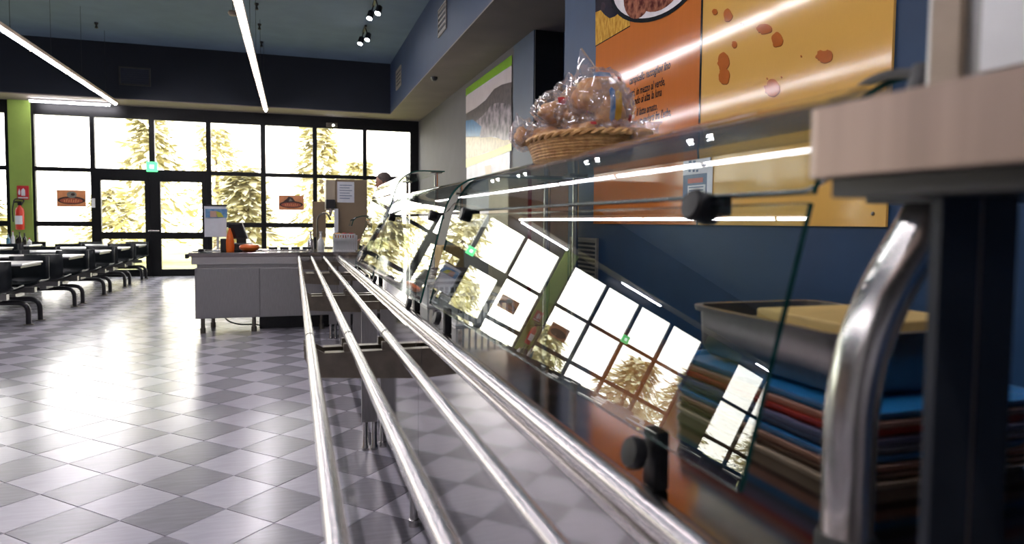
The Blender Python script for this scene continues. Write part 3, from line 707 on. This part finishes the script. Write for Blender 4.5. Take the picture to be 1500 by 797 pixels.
zt = .87+9*.0143+.001
def pan(x0, x1, y0, y1, z0, z1, lab):
    bm = nb(); rings = []
    for ins, z in ((.02, z0), (.004, z0+.02), (0, z1-.012), (-.012, z1-.01), (-.014, z1), (.002, z1), (.006, z1-.03)):
        ring = []
        for cx, cy, a0 in ((x1-.04, y1-.04, 0), (x0+.04, y1-.04, PI/2), (x0+.04, y0+.04, PI), (x1-.04, y0+.04, 1.5*PI)):
            for q in range(6):
                a = a0+q*PI/10; ring.append(bm.verts.new((cx+(.04-ins)*math.cos(a), cy+(.04-ins)*math.sin(a), z)))
        rings.append(ring)
    n = len(rings[0])
    for r_, s_ in zip(rings, rings[1:]):
        for q in range(n): bm.faces.new((r_[q], r_[(q+1) % n], s_[(q+1) % n], s_[q]))
    bm.faces.new(rings[0]); bm.faces.new(rings[-1])
    return tag(obj('steel_pan', bm, 'pan_steel', None, 40), lab, 'pan')
pan(.835, 1.15, .87, 1.30, zt, 1.105, 'deep steel pan standing on the tray stack')
tag(obj('paper_mats', B(.86, 1.13, .90, 1.12, 1.076, 1.118, bev=.004), 'tan_paper'), 'stack of tan paper mats in the steel pan', 'paper')
pan(1.0, 1.22, .3, .69, .871, 1.12, 'second steel pan behind the blurred bent tube')

# dishes behind the glass
for k in range(9):
    m_ = 'plate_dark' if k % 2 == 0 else 'plate_white'
    o = obj('stacked_plate', LA([(.06, 0), (.07, .002), (.115, .013), (.12, .016), (.112, .016), (.06, .006)], (.84, 3.75, .87+k*.0165), 24), m_, None, 40)
    tag(o, ('dark plum' if k % 2 == 0 else 'white') + ' plate in the stack behind the second sneeze guard, ' + ['lowest', 'second from bottom', 'third from bottom', 'fourth from bottom', 'in the middle', 'fourth from top', 'third from top', 'second from top', 'topmost'][k], 'plate', 'plates stacked behind the second sneeze guard')
p = on_x(653, 382, .95)
tag(obj('food_box', B(.9, 1.05, p.y-.1, p.y+.12, .871, p.z+.1, bev=.01), 'tan_paper'), 'small tan cardboard box on the counter behind the plates', 'box')
for k, (yy, zz, lab) in enumerate(((3.35, .98, 'left grey slatted dish rack on the second counter'), (2.75, .97, 'right grey slatted dish rack at the counter joint'))):
    t = thing('dish_rack', (.72, yy, .87), lab, 'rack')
    bm = nb(); box(bm, .6, .84, yy-.15, yy+.15, .871, .88); box(bm, .6, .84, yy-.15, yy-.143, zz-.012, zz); box(bm, .6, .84, yy+.143, yy+.15, zz-.012, zz); box(bm, .6, .607, yy-.15, yy+.15, zz-.012, zz); box(bm, .833, .84, yy-.15, yy+.15, zz-.012, zz)
    obj('frame', bm, 'white_plastic', t)
    for q in range(13): y = yy-.145+q*.0242; obj('slat', B(.6, .606, y-.004, y+.004, .88, zz-.012), 'white_plastic', t)
    for q in range(10): x = .605+q*.0258; obj('slat', B(x-.004, x+.004, yy-.15, yy-.144, .88, zz-.012), 'white_plastic', t)

# fridge against the wall
fx0, fx1, fy0, fy1, fz = 1.56, 2.06, 5.0, 5.55, 1.62
t = thing('tall_fridge', ((fx0+fx1)/2, fy0, 0), 'beige steel cabinet with a dark red vertical stripe, behind the glass', 'cabinet')
obj('body', B(fx0, fx1, fy0, fy1, .1, fz-.04, bev=.008), 'fridge_beige', t); obj('stripe', B(1.72, 1.75, fy0-.004, fy0, .12, fz-.05), 'stripe_red', t)
obj('top_cap', B(fx0-.02, fx1+.02, fy0-.02, fy1+.02, fz-.04, fz), 'black_plastic', t)
obj('door_seam', B(1.90, 1.905, fy0-.003, fy0, .12, fz-.05), 'vent_dark', t)
for xx in (fx0+.05, fx1-.05):
    for yy in (fy0+.05, fy1-.05): obj('foot', LA([(.02, 0), (.02, .1)], (xx, yy, 0), 10), 'black_plastic', t)

# ------------------------------------------------------------------ bread basket
bc = Vector((.965, 2.24, 1.4835)); BW, BLn = .165, .27
t = thing('bread_basket', bc, 'woven wicker basket of bread on the near glass hood', 'basket')
def oval_ring(rx, ry, z, n=48, wob=0, ph=0): return [(bc.x+rx*math.cos(k*2*PI/n)*(1+wob*math.sin(k*PI+ph)), bc.y+ry*math.sin(k*2*PI/n)*(1+wob*math.sin(k*PI+ph)), z) for k in range(n+1)]
bm = nb(); prism(bm, oval_ring(BW*.9, BLn*.9, bc.z)[:-1], (0, 0, .012)); obj('base', bm, 'wicker', t)
for k in range(7):
    f = .9+.1*k/6; obj('weave_strand', T(oval_ring(BW*f, BLn*f, bc.z+.016+k*.0095, 48, .018, k*PI), .0065, 6), 'wicker', t, True)
bm = nb()
for s in range(2):
    pts = [(bc.x+(BW*1.02+.006*math.cos(k*1.3+s*PI))*math.cos(k*2*PI/90), bc.y+(BLn*1.02+.006*math.cos(k*1.3+s*PI))*math.sin(k*2*PI/90), bc.z+.086+.006*math.sin(k*1.3+s*PI)) for k in range(91)]
    tube(bm, pts, .008, 6)
obj('rim_braid', bm, 'wicker', t, True)
for k in range(28):
    a = k*2*PI/28; obj('stake', T([(bc.x+BW*.9*math.cos(a), bc.y+BLn*.9*math.sin(a), bc.z+.01), (bc.x+BW*1.0*math.cos(a), bc.y+BLn*1.0*math.sin(a), bc.z+.084)], .004, 5), 'wicker', t)
def film(bm, c, rx, ry, rz, seed, knot=None, sub=4):
    vs = blob(bm, (0, 0, 0), 1, 1, 1, sub)
    for v in vs:
        n = v.co.copy(); q = n*2.6+Vector((seed*2.3, seed, -seed)); k = 1.0+.26*(1-2.6*abs(noise.noise(q)))*.6+.3*(.35-abs(noise.noise(q*2.3)))+.16*(.3-abs(noise.noise(q*4.6)))
        p = Vector((n.x*rx, n.y*ry, n.z*rz))*k
        if knot:
            kd = Vector(knot).normalized(); d = n.dot(kd)
            if d > .8: g = (d-.8)/.2; p = p*(1-.55*g*(1-g*.2)) + Vector(knot)*g*g
        v.co = Vector(c)+p
def bag(px, py, Y, rx, ry, rz, seed, lab, knot=None, rolls=1, lbl=None):
    c = on_y(px, py, Y)
    t = thing('bagged_bread', (c.x, c.y, c.z-rz), lab, 'bread', 'bagged bread rolls in the basket')
    bm = nb(); film(bm, c, rx, ry, rz, seed, knot); obj('film_bag', bm, 'bag_film', t, 35)
    for q in range(rolls):
        o_ = Vector((0, (q-(rolls-1)/2)*ry*.95, (q % 2)*.012-.008)); bm = nb(); blob(bm, c+o_, rx*.74, ry*(.76 if rolls == 1 else .54), rz*.66, 3, .3, 1.5, seed+q); obj('bread_roll', bm, 'bread', t, 'all')
    if lbl:
        for (m_, dx, dz, sx, sz) in lbl:
            pts = []; N = 10
            bm = nb(); g = []
            for i in range(5):
                row = []
                for j in range(4):
                    u, v = (i/4-.5)*2*sx, (j/3-.5)*2*sz
                    X_, Z_ = dx+u, dz+v*(1-.2*abs(u)/sx)
                    k = max(.05, 1-(X_/1.15)**2-(Z_/1.15)**2)
                    row.append(bm.verts.new(c+Vector((X_*rx, -ry*1.2*math.sqrt(k), Z_*rz))))
                g.append(row)
            for i in range(4):
                for j in range(3): bm.faces.new((g[i][j], g[i+1][j], g[i+1][j+1], g[i][j+1]))
            r = bmesh.ops.solidify(bm, geom=bm.faces[:], thickness=.001)
            obj('printed_label', bm, m_, t, 60)
bag(766, 197, 2.44, .045, .05, .055, 1, 'small clear bag with a roll at the far left end of the basket', knot=(-.015, .01, .05))
bag(806, 200, 2.36, .08, .085, .05, 2, 'flat clear bag of bread low at the front left of the basket', rolls=2, lbl=[('label_red', .5, .2, .16, .14)])
bag(866, 192, 2.16, .09, .09, .05, 3, 'flat clear bag of bread low in the middle of the basket', rolls=2, lbl=[('label_red', -.4, .25, .1, .1)])
bag(812, 160, 2.32, .075, .075, .055, 4, 'clear bag with a red printed label resting at upper left', lbl=[('label_red', -.05, .3, .2, .25)], knot=(-.03, 0, .015))
bag(846, 165, 2.24, .07, .075, .05, 5, 'clear bag with an oblong roll and red label in the middle', lbl=[('label_red', .2, -.1, .26, .2)])
bag(873, 140, 2.14, .09, .09, .085, 6, 'large clear bag of rolls with a tall twisted neck topping the pile', knot=(-.03, .02, .11), lbl=[('label_blue', -.2, .62, .3, .1), ('label_red', .5, .5, .1, .1)], rolls=2)
bag(894, 160, 2.08, .065, .07, .09, 7, 'upright clear bag with a silver blue and gold label at the right of the pile', lbl=[('label_red', .62, -.4, .13, .12), ('label_blue', -.42, .05, .12, .62), ('label_gold', -.15, .0, .16, .55)])
bag(908, 158, 2.2, .045, .055, .07, 17, 'crumpled clear bag at the back right of the pile', lbl=[('label_red', .2, -.2, .14, .12)])
bag(838, 140, 2.42, .06, .07, .06, 19, 'crumpled clear bag at the back left of the pile', knot=(-.01, 0, .05), lbl=[('label_red', .1, .2, .14, .14)])
bag(908, 196, 2.06, .08, .075, .04, 8, 'flat clear bag of rolls low at the right of the basket', rolls=2)
bag(938, 194, 2.0, .05, .065, .035, 9, 'clear bag with one roll hanging over the right basket rim', knot=(.03, -.03, .02))

# ------------------------------------------------------------------ cash counter
t = thing('cash_counter', (-.2, 8.6, 0), 'low stainless cash counter at the end of the tray rails', 'counter')
x0, x1, y0, y1 = -1.06, .72, 8.3, 9.1
obj('body', B(x0, x1, y0, y1, .17, .74), 'steel_sheet', t)
for xa, xb in ((x0+.015, -.385), (-.38, x1-.01)): obj('front_panel', B(xa, xb, y0-.012, y0, .18, .735, bev=.003), 'steel_sheet', t)
obj('recess', B(x0+.02, x1-.02, y0+.02, y1-.02, .74, .80), 'steel_sheet', t)
obj('top_fascia', B(x0-.03, x1, y0-.03, y1, .78, .868, bev=.006), 'steel', t)
obj('worktop', B(x0-.055, x1, y0-.06, y1, .868, .915, bev=.006), 'steel_deck', t)
obj('corner_cap', B(x0-.09, x0-.055, y0-.06, y0+.02, .85, .90, bev=.008), 'black_plastic', t)
for xx in (-.99, -.93, -.45, .3):
    obj('leg', LA([(.03, 0), (.03, .06), (.022, .062), (.022, .17)], (xx, y0+(.05 if xx != -.93 else .5), 0), 14), 'steel_dark', t, True)
obj('kick_box', B(-.4, x1, y0+.25, y1-.1, .0, .17), 'black_plastic', t)
tag(obj('floor_cable', T(arc_pts([(-.8, 8.6, .17), (-.75, 8.55, .1), (-.62, 8.5, .06), (-.44, 8.5, .06), (-.38, 8.56, .03)], .1), .008, 6), 'black_rubber', None, True), 'black cable sagging under the cash counter', 'cable')
ZC = .915
def at_c(px, py, Y=8.6): return on_y(px, py, Y)
# leaflet holder
a, b = at_c(299, 302), at_c(332, 347)
t = thing('leaflet_stand', ((a.x+b.x)/2, 8.6, ZC), 'white leaflet stand with a blue picture on the cash counter', 'stand')
obj('board', B(a.x, b.x, 8.595, 8.61, b.z, a.z), 'paper_white', t); obj('top_bar', B(a.x+.03, b.x+.01, 8.59, 8.612, a.z, a.z+.02), 'black_plastic', t)
c0, c1 = at_c(301, 306), at_c(333, 319); obj('picture', B(c0.x, c1.x, 8.588, 8.594, c1.z, c0.z), 'paper_blue', t)
d0, d1 = at_c(316, 309), at_c(324, 318); obj('picture_hand', PR([(d0.x, 8.588, d0.z), (d1.x, 8.588, d0.z-.02), (d1.x+.03, 8.588, d1.z), (d0.x+.02, 8.588, d1.z)], (0, -.003, 0)), 'print_lime', t)
d0 = at_c(312, 313); obj('picture_hand', B(d0.x-.03, d0.x+.04, 8.585, 8.588, d0.z-.04, d0.z+.03), 'print_skin', t)
obj('stem', T([((a.x+b.x)/2+.02, 8.62, ZC), ((a.x+b.x)/2+.02, 8.62, b.z+.05)], .014, 10), 'white_plastic', t); obj('foot', LA([(.06, 0), (.06, .012), (.03, .02)], ((a.x+b.x)/2+.02, 8.62, ZC), 20), 'white_plastic', t)
# till screen
t = thing('till_screen', (-.62, 8.75, ZC), 'black tilted till screen on the cash counter', 'till')
q = [at_c(331, 326, 8.75), at_c(354, 327, 8.75), at_c(363, 350, 8.75), at_c(341, 350, 8.75)]
obj('screen_case', PR([p+Vector((0, .0, 0)) for p in q], (.01, .05, .0)), 'black_plastic', t)
cen = sum((p for p in q), Vector())/4; obj('screen', PR([cen+(p-cen)*.82+Vector((0, -.004, 0)) for p in q], (0, .003, 0)), 'screen_black', t)
obj('base', B(q[3].x-.02, q[2].x+.06, 8.68, 8.9, ZC, ZC+.09, bev=.015), 'black_plastic', t); obj('neck', B(q[3].x+.04, q[2].x-.02, 8.77, 8.84, ZC+.09, q[3].z+.03), 'black_plastic', t)
a = at_c(326, 352); tag(obj('card_reader', B(a.x-.02, a.x+.06, 8.54, 8.62, ZC, a.z+.02, bev=.01), 'black_plastic'), 'small black card reader left of the orange wedge', 'reader')
a, b = at_c(331.5, 337), at_c(343, 366); tag(obj('orange_bottle', LA([(.045, 0), (.047, .015), (.046, .12), (.03, .2), (.014, .25), (.012, .27)], ((a.x+b.x)/2, 8.56, ZC), 16), 'orange_plastic', None, True), 'tall pointed orange bottle in front of the till', 'bottle')
a, b = at_c(351, 356), at_c(381, 367)
tag(obj('orange_bowl', LA([(.07, 0), (.11, .03), (.115, .05), (.1, .075), (.05, .085)], ((a.x+b.x)/2, 8.52, ZC), 20), 'orange_plastic', None, True), 'round orange tub right of the till', 'tub')
t = thing('card_terminal', (at_c(300, 362).x, 8.55, ZC), 'small dark mouse on a pad below the leaflet stand', 'mouse')
p = at_c(296, 362); bm = nb(); blob(bm, (p.x+.0, 8.5, ZC+.018), .035, .055, .018, 3); obj('shell', bm, 'black_plastic', t, 'all')
obj('pad', B(p.x-.09, p.x+.12, 8.42, 8.6, ZC, ZC+.004), 'vent_dark', t)
a, b = at_c(386, 357, 8.8), at_c(452, 366, 8.8)
t = thing('condiment_tray', ((a.x+b.x)/2, 8.8, ZC), 'flat steel tray with black dishes on the cash counter', 'tray')
obj('tray', B(a.x-.2, b.x-.02, 8.7, 8.98, ZC, ZC+.012, bev=.003), 'steel', t)
for k in range(4): xx = a.x+.06+k*.13; obj('dish', B(xx, xx+.1, 8.75, 8.9, ZC+.012, ZC+.04, bev=.006), 'black_plastic', t)
# ------------------------------------------------------------------ drinks corner beyond the cash counter
t = thing('drinks_counter', (.75, 9.6, 0), 'steel base counter carrying the drinks machine behind the cash counter', 'counter')
obj('body', B(.15, 1.5, 9.2, 9.9, .1, .84), 'steel_sheet', t); obj('worktop', B(.13, 1.52, 9.18, 9.92, .84, .88), 'steel_deck', t)
for xx in (.2, 1.45):
    for yy in (9.25, 9.85): obj('foot', LA([(.025, 0), (.025, .1)], (xx, yy, 0), 10), 'steel_dark', t)
a, b = on_y(477, 262, 9.45), on_y(538, 340, 9.45)
t = thing('drinks_machine', ((a.x+b.x)/2, 9.6, .88), 'tall tan drinks dispenser with a paper sheet taped on', 'dispenser')
obj('cabinet', B(a.x+.13, b.x, 9.45, 9.85, .88, a.z, bev=.008), 'cabinet_tan', t)
obj('side_column', B(a.x, a.x+.128, 9.47, 9.83, 1.42, a.z-.01, bev=.008), 'fridge_beige', t)
obj('low_shelf', B(a.x-.02, a.x+.128, 9.4, 9.83, .88, .93), 'steel_dark', t)
c0, c1 = on_y(494, 266, 9.44), on_y(519, 297, 9.44); obj('paper_sheet', B(c0.x, c1.x, 9.443, 9.449, c1.z, c0.z), 'paper_white', t)
for k in range(6): zz = c0.z-.05-k*.035; obj('text_row', B(c0.x+.03, c1.x-.03-.03*(k % 2), 9.441, 9.443, zz, zz+.008), 'notice_slate', t)
d0 = on_y(484, 299, 9.4); obj('tap_head', B(d0.x-.06, d0.x+.06, 9.36, 9.47, d0.z-.06, d0.z+.06, bev=.01), 'black_plastic', t)
obj('nozzle', T([(d0.x, 9.4, d0.z-.06), (d0.x, 9.4, d0.z-.16)], [.03, .012], 10), 'steel', t, True)
obj('guide_column', B(d0.x+.05, d0.x+.1, 9.38, 9.45, .93, d0.z-.06), 'paper_white', t)
a, b = on_y(458, 295, 9.75), on_y(480, 330, 9.75)
t = thing('splash_board', ((a.x+b.x)/2, 9.75, .88), 'plain tan splash board left of the drinks dispenser', 'board')
obj('panel', B(a.x, b.x-.02, 9.86, 9.88, 1.05, a.z), 'cabinet_tan', t); obj('post', B(a.x+.08, a.x+.1, 9.86, 9.88, .88, 1.05), 'steel_dark', t)
c = on_y(465, 340, 9.5); tap = T(arc_pts([(c.x, 9.55, .88), (c.x, 9.55, c.z+.22), (c.x+.12, 9.5, c.z+.27), (c.x+.17, 9.47, c.z+.16)], .08), .013, 10)
tag(obj('swan_tap', tap, 'steel_dark', None, True), 'curved dark tap in front of the tan board', 'tap')
for k, (px, m_, lab) in enumerate(((455, 'steel', 'chrome pump dispenser left of the drinks taps'), (470, 'white_plastic', 'white cup dispenser below the drinks taps'))):
    c = on_y(px, 355, 9.35); tag(obj('pump_dispenser', LA([(.04, 0), (.045, .02), (.04, .14), (.015, .17), (.012, .24), (.02, .245), (.02, .26)], (max(c.x, .2), 9.35, .88), 14), m_, None, True), lab, 'dispenser')
# white crate with fruit
a, b = on_y(491, 346, 8.55), on_y(521, 372, 8.55)
cx0, cx1 = .445, .7; cz = .915
t = thing('fruit_crate', ((cx0+cx1)/2, 8.5, cz), 'white slatted plastic crate holding fruit beside the cash counter', 'crate')
yy0, yy1 = 8.38, 8.61; zt_ = 1.125
bm = nb(); box(bm, cx0, cx1, yy0, yy1, cz, cz+.012)
for z_ in (cz+.11, zt_-.014):
    box(bm, cx0, cx1, yy0, yy0+.012, z_, z_+.014); box(bm, cx0, cx1, yy1-.012, yy1, z_, z_+.014); box(bm, cx0, cx0+.012, yy0, yy1, z_, z_+.014); box(bm, cx1-.012, cx1, yy0, yy1, z_, z_+.014)
obj('frame', bm, 'white_plastic', t)
for k in range(10):
    x = cx0+.004+k*.0285; obj('slat', B(x, x+.016, yy0, yy0+.008, cz+.012, zt_-.014), 'white_plastic', t); obj('slat', B(x, x+.016, yy1-.008, yy1, cz+.012, zt_-.014), 'white_plastic', t)
for k in range(8):
    y = yy0+.012+k*.0265; obj('slat', B(cx0, cx0+.008, y, y+.014, cz+.012, zt_-.014), 'white_plastic', t)
FR = [(0, 0), (1, 0), (2, 0), (0, 1), (1, 1), (2, 1)]
fl_ = ['orange fruit at the front left of the white crate', 'red apple at the front middle of the white crate', 'dark red apple at the front right of the white crate', 'orange fruit at the rear left of the white crate', 'red apple at the rear middle of the white crate', 'dark red apple at the rear right of the white crate']
for k, (i, j) in enumerate(FR):
    c = (cx0+.055+i*.08, yy0+.06+j*.1, zt_-.02)
    bm = nb(); vs = blob(bm, c, .038, .038, .036, 3)
    for v in vs:
        d = (v.co-Vector(c)); rr_ = math.hypot(d.x, d.y)
        if rr_ < .016: v.co.z -= (.016-rr_)*.5*(1 if d.z > 0 else -1)
    o = obj('fruit', bm, 'fruit_orange' if i == 0 else 'apple_red', None, 'all'); tag(o, fl_[k], 'fruit', 'fruit in the white crate')
    obj('stalk', T([(c[0], c[1], c[2]+.028), (c[0]+.004, c[1], c[2]+.044)], .002, 5), 'bark', o)
obj('liner', B(cx0+.013, cx1-.013, yy0+.013, yy1-.013, zt_-.068, zt_-.056), 'white_plastic', t)
# ------------------------------------------------------------------ person behind the counter
def skin(name, verts, edges, radii, mat, parent, lvl=2):
    me = bpy.data.meshes.new(name); me.from_pydata(verts, edges, []); o = bpy.data.objects.new(name, me); C.objects.link(o)
    md = o.modifiers.new('s', 'SKIN'); md.use_smooth_shade = True
    for i, r in enumerate(radii):
        sv = me.skin_vertices[0].data[i]; sv.radius = r if isinstance(r, tuple) else (r, r); sv.use_root = (i == 0)
    sub = o.modifiers.new('u', 'SUBSURF'); sub.levels = lvl; sub.render_levels = lvl
    bpy.context.view_layer.update()
    m2 = bpy.data.meshes.new_from_object(o.evaluated_get(bpy.context.evaluated_depsgraph_get()))
    bpy.data.objects.remove(o); bpy.data.meshes.remove(me)
    bm = nb(); bm.from_mesh(m2); bpy.data.meshes.remove(m2)
    for f in bm.faces: f.material_index = 0
    return bm
hp = on_y(562, 268, 8.74); px_, py_0 = hp.x+.04, 8.74
pr = thing('person', (px_, py_0, 0), 'person with short dark hair and white shirt leaning over behind the tall glass guard', 'person')
def q_(x, y, z): return (px_+x, py_0+y, z)
V, E_, R_ = [], [], []
def add(p, r, link=None):
    V.append(p); R_.append(r)
    if link is not None: E_.append((link, len(V)-1))
    return len(V)-1
hz = hp.z
pel = add(q_(.12, 0, .95), (.15, .11)); wst = add(q_(.1, 0, 1.12), (.14, .1), pel); chs = add(q_(.06, 0, 1.36), (.16, .11), wst); nk = add(q_(.01, 0, hz-.19), (.065, .06), chs); nk2 = add(q_(-.02, 0, hz-.1), (.055, .055), nk)
hd_ = add(q_(-.045, 0, hz-.02), (.085, .075), nk2); hd2 = add(q_(-.04, 0, hz+.05), (.085, .075), hd_)
for s in (-1, 1):
    sh = add(q_(.07, .19*s, 1.44), .062, chs); el_ = add(q_(.02, .27*s, 1.17), .045, sh); wr = add(q_(-.18, .2*s, 1.08), .032, el_); pa = add(q_(-.25, .19*s, 1.06), (.036, .02), wr)
    for f_, (dy, l_) in enumerate(((-.03, .075), (-.01, .09), (.011, .085), (.03, .07))):
        k1 = add(q_(-.295, .19*s+dy, 1.05), .0095, pa); k2 = add(q_(-.295-l_*.5, .19*s+dy*1.1, 1.04), .009, k1); add(q_(-.295-l_*.85, .19*s+dy*1.1, 1.015), .0075, k2)
    th = add(q_(-.24, .19*s-.045*s, 1.05), .011, pa); add(q_(-.275, .19*s-.062*s, 1.035), .009, th)
    hi = add(q_(.12, .09*s, .88), .09, pel); kn = add(q_(.1, .1*s, .5), .06, hi); an = add(q_(.12, .1*s, .09), .042, kn); add(q_(.0, .11*s, .035), (.04, .03), an)
bmh = skin('body', V, E_, R_, 'skin', pr)
blob(bmh, q_(-.04, 0, hz+.005), .1, .078, .122, 4, .03, 2, 5)
bd = obj('body', bmh, 'skin', pr, 'all')
bm = nb(); blob(bm, q_(-.034, 0, hz+.014), .105, .083, .124, 4, .03, 4, 3)
bmesh.ops.delete(bm, geom=[v for v in bm.verts if v.co.z < hz-.035+max(0, px_-.03-v.co.x)*1.05], context='VERTS'); bmesh.ops.solidify(bm, geom=bm.faces[:], thickness=.006); obj('hair', bm, 'hair', pr, 'all')
bm = nb(); prism(bm, [q_(-.128, -.012, hz-.005), q_(-.128, .012, hz-.005), q_(-.162, .014, hz-.045), q_(-.162, -.014, hz-.045), ], (.03, 0, -.004)); obj('nose', bm, 'skin', pr, True)
for s in (-1, 1):
    bm = nb(); blob(bm, q_(-.03, .08*s, hz-.01), .018, .009, .03, 2); obj('ear', bm, 'skin', pr, 'all')
    bm = nb(); blob(bm, q_(-.134, .03*s, hz+.005), .008, .012, .006, 2); obj('eye', bm, 'hair', pr, 'all')
bm = nb(); blob(bm, q_(-.124, 0, hz-.065), .008, .024, .006, 2); obj('mouth', bm, 'print_fig', pr, 'all')
V, E_, R_ = [], [], []
a0 = add(q_(.12, 0, .92), (.165, .125)); a1 = add(q_(.1, 0, 1.12), (.155, .115), a0); a2 = add(q_(.065, 0, 1.38), (.175, .125), a1); add(q_(.02, 0, hz-.22), (.085, .08), a2)
for s in (-1, 1): s1 = add(q_(.07, .19*s, 1.44), .078, a2); s2 = add(q_(.02, .27*s, 1.18), .062, s1); add(q_(-.12, .22*s, 1.1), .05, s2)
obj('shirt', skin('shirt', V, E_, R_, 'shirt_white', pr), 'shirt_white', pr, 'all')
V, E_, R_ = [], [], []
a0 = add(q_(.12, 0, .96), (.16, .12))
for s in (-1, 1): s1 = add(q_(.12, .09*s, .86), .1, a0); s2 = add(q_(.1, .1*s, .5), .075, s1); add(q_(.12, .1*s, .06), .06, s2)
obj('trousers', skin('trousers', V, E_, R_, 'trousers', pr), 'trousers', pr, 'all')

# ------------------------------------------------------------------ canteen tables with fixed seats
def shell(cx, cy, sgn):
    prof = [(.215, .415), (.2, .438), (.12, .44), (0, .43), (-.12, .43), (-.17, .45), (-.19, .52), (-.2, .64), (-.205, .785)]
    bm = nb(); g = []
    for d, z in prof:
        row = []
        for i in range(9):
            u = (i/8-.5)*2; lift = .05*abs(u)**3 if z < .46 else 0; fw_ = .04*abs(u)**3 if z >= .46 else 0
            row.append(bm.verts.new((cx+u*.225, cy+sgn*(d+fw_), z+lift)))
        g.append(row)
    for a, b in zip(g, g[1:]):
        for i in range(8): bm.faces.new((a[i], a[i+1], b[i+1], b[i]))
    bmesh.ops.recalc_face_normals(bm, faces=bm.faces); bmesh.ops.solidify(bm, geom=bm.faces[:], thickness=.014)
    return bm
def dining(xr, yc, lab):
    xl = xr-1.5; xm = (xl+xr)/2
    t = thing('canteen_table', (xm, yc, 0), lab, 'table', 'canteen tables with fixed black seats')
    obj('tabletop', B(xl, xr, yc-.36, yc+.36, .715, .74, bev=.01), 'table_white', t); obj('edge_band', B(xl+.02, xr-.02, yc-.34, yc+.34, .69, .716), 'black_plastic', t)
    for s in (-1, 1):
        y = yc+.2*s
        obj('frame_tube', T(arc_pts([(xl, y, .012), (xl, y, .27), (xr, y, .27), (xr, y, .012)], .13), .03, 12), 'tube_black', t, True)
        for x in (xl, xr): obj('foot_plate', LA([(.055, 0), (.055, .008), (.034, .012)], (x, y, 0), 16), 'steel_dark', t, True)
        obj('seat_beam', B(xl+.12, xr-.12, yc+.45*s-.04, yc+.45*s+.04, .33, .395), 'steel_sheet', t)
        for x in (xl+.3, xr-.3):
            obj('seat_arm', B(x-.04, x+.04, min(y, yc+.5*s), max(y, yc+.5*s), .29, .335), 'steel_sheet', t)
            obj('seat', shell(x+.06, yc+.47*s, -s), 'shell_black', t, 'all')
    for x in (xl+.42, xr-.42): obj('pedestal', T([(x, yc, .27), (x, yc, .69)], .028, 12), 'tube_black', t, True); obj('cross_bar', B(x-.03, x+.03, yc-.2, yc+.2, .25, .29), 'tube_black', t)
    return t
rows = [9.73, 11.54, 13.15, 14.63, 16.15]
nm = ['nearest', 'second nearest', 'third nearest', 'fourth nearest', 'farthest']
base = None
for i, y in enumerate(rows):
    for j in range(3):
        lab = ('%s canteen table in the row' % nm[i]) + (' beside the aisle, white top and black seats' if j == 0 else ' second from the aisle, white top and black seats' if j == 1 else ' third from the aisle, white top and black seats')
        if base is None: base = dining(-3.05, y, lab)
        else: c = dup(base, (-1.95*j, y-rows[0], 0)); c['label'] = lab
# condiments on the farthest table near the pillar
CD = [(12, 'bottle_blue', .035, .2, 'pale blue bottle, leftmost of the condiments on the far table'), (19, 'white_plastic', .03, .26, 'white bottle on the far table below the extinguisher'), (25, 'bottle_dark', .03, .17, 'squat dark jar on the far table beside the white bottle'), (29, 'bottle_dark', .032, .24, 'tall dark bottle in the middle of the condiments'), (36, 'bottle_dark', .034, .22, 'dark bottle right of the tall dark condiment bottle'), (43, 'white_plastic', .04, .12, 'short white tub, rightmost of the condiments')]
for px, m_, r_, h_, lab in CD:
    p = on_y(px, 350, 16.1)
    o = obj('condiment_bottle', LA([(r_*.9, 0), (r_, .01), (r_, h_*.6), (r_*.4, h_*.78), (r_*.36, h_*.95), (r_*.42, h_)], (p.x, 16.1, .741), 14), m_, None, True); tag(o, lab, 'bottle')
    obj('cap', LA([(r_*.45, 0), (r_*.45, .02), (.002, .022)], (p.x, 16.1, .741+h_), 12), 'sign_red' if m_ == 'white_plastic' else 'black_plastic', o)
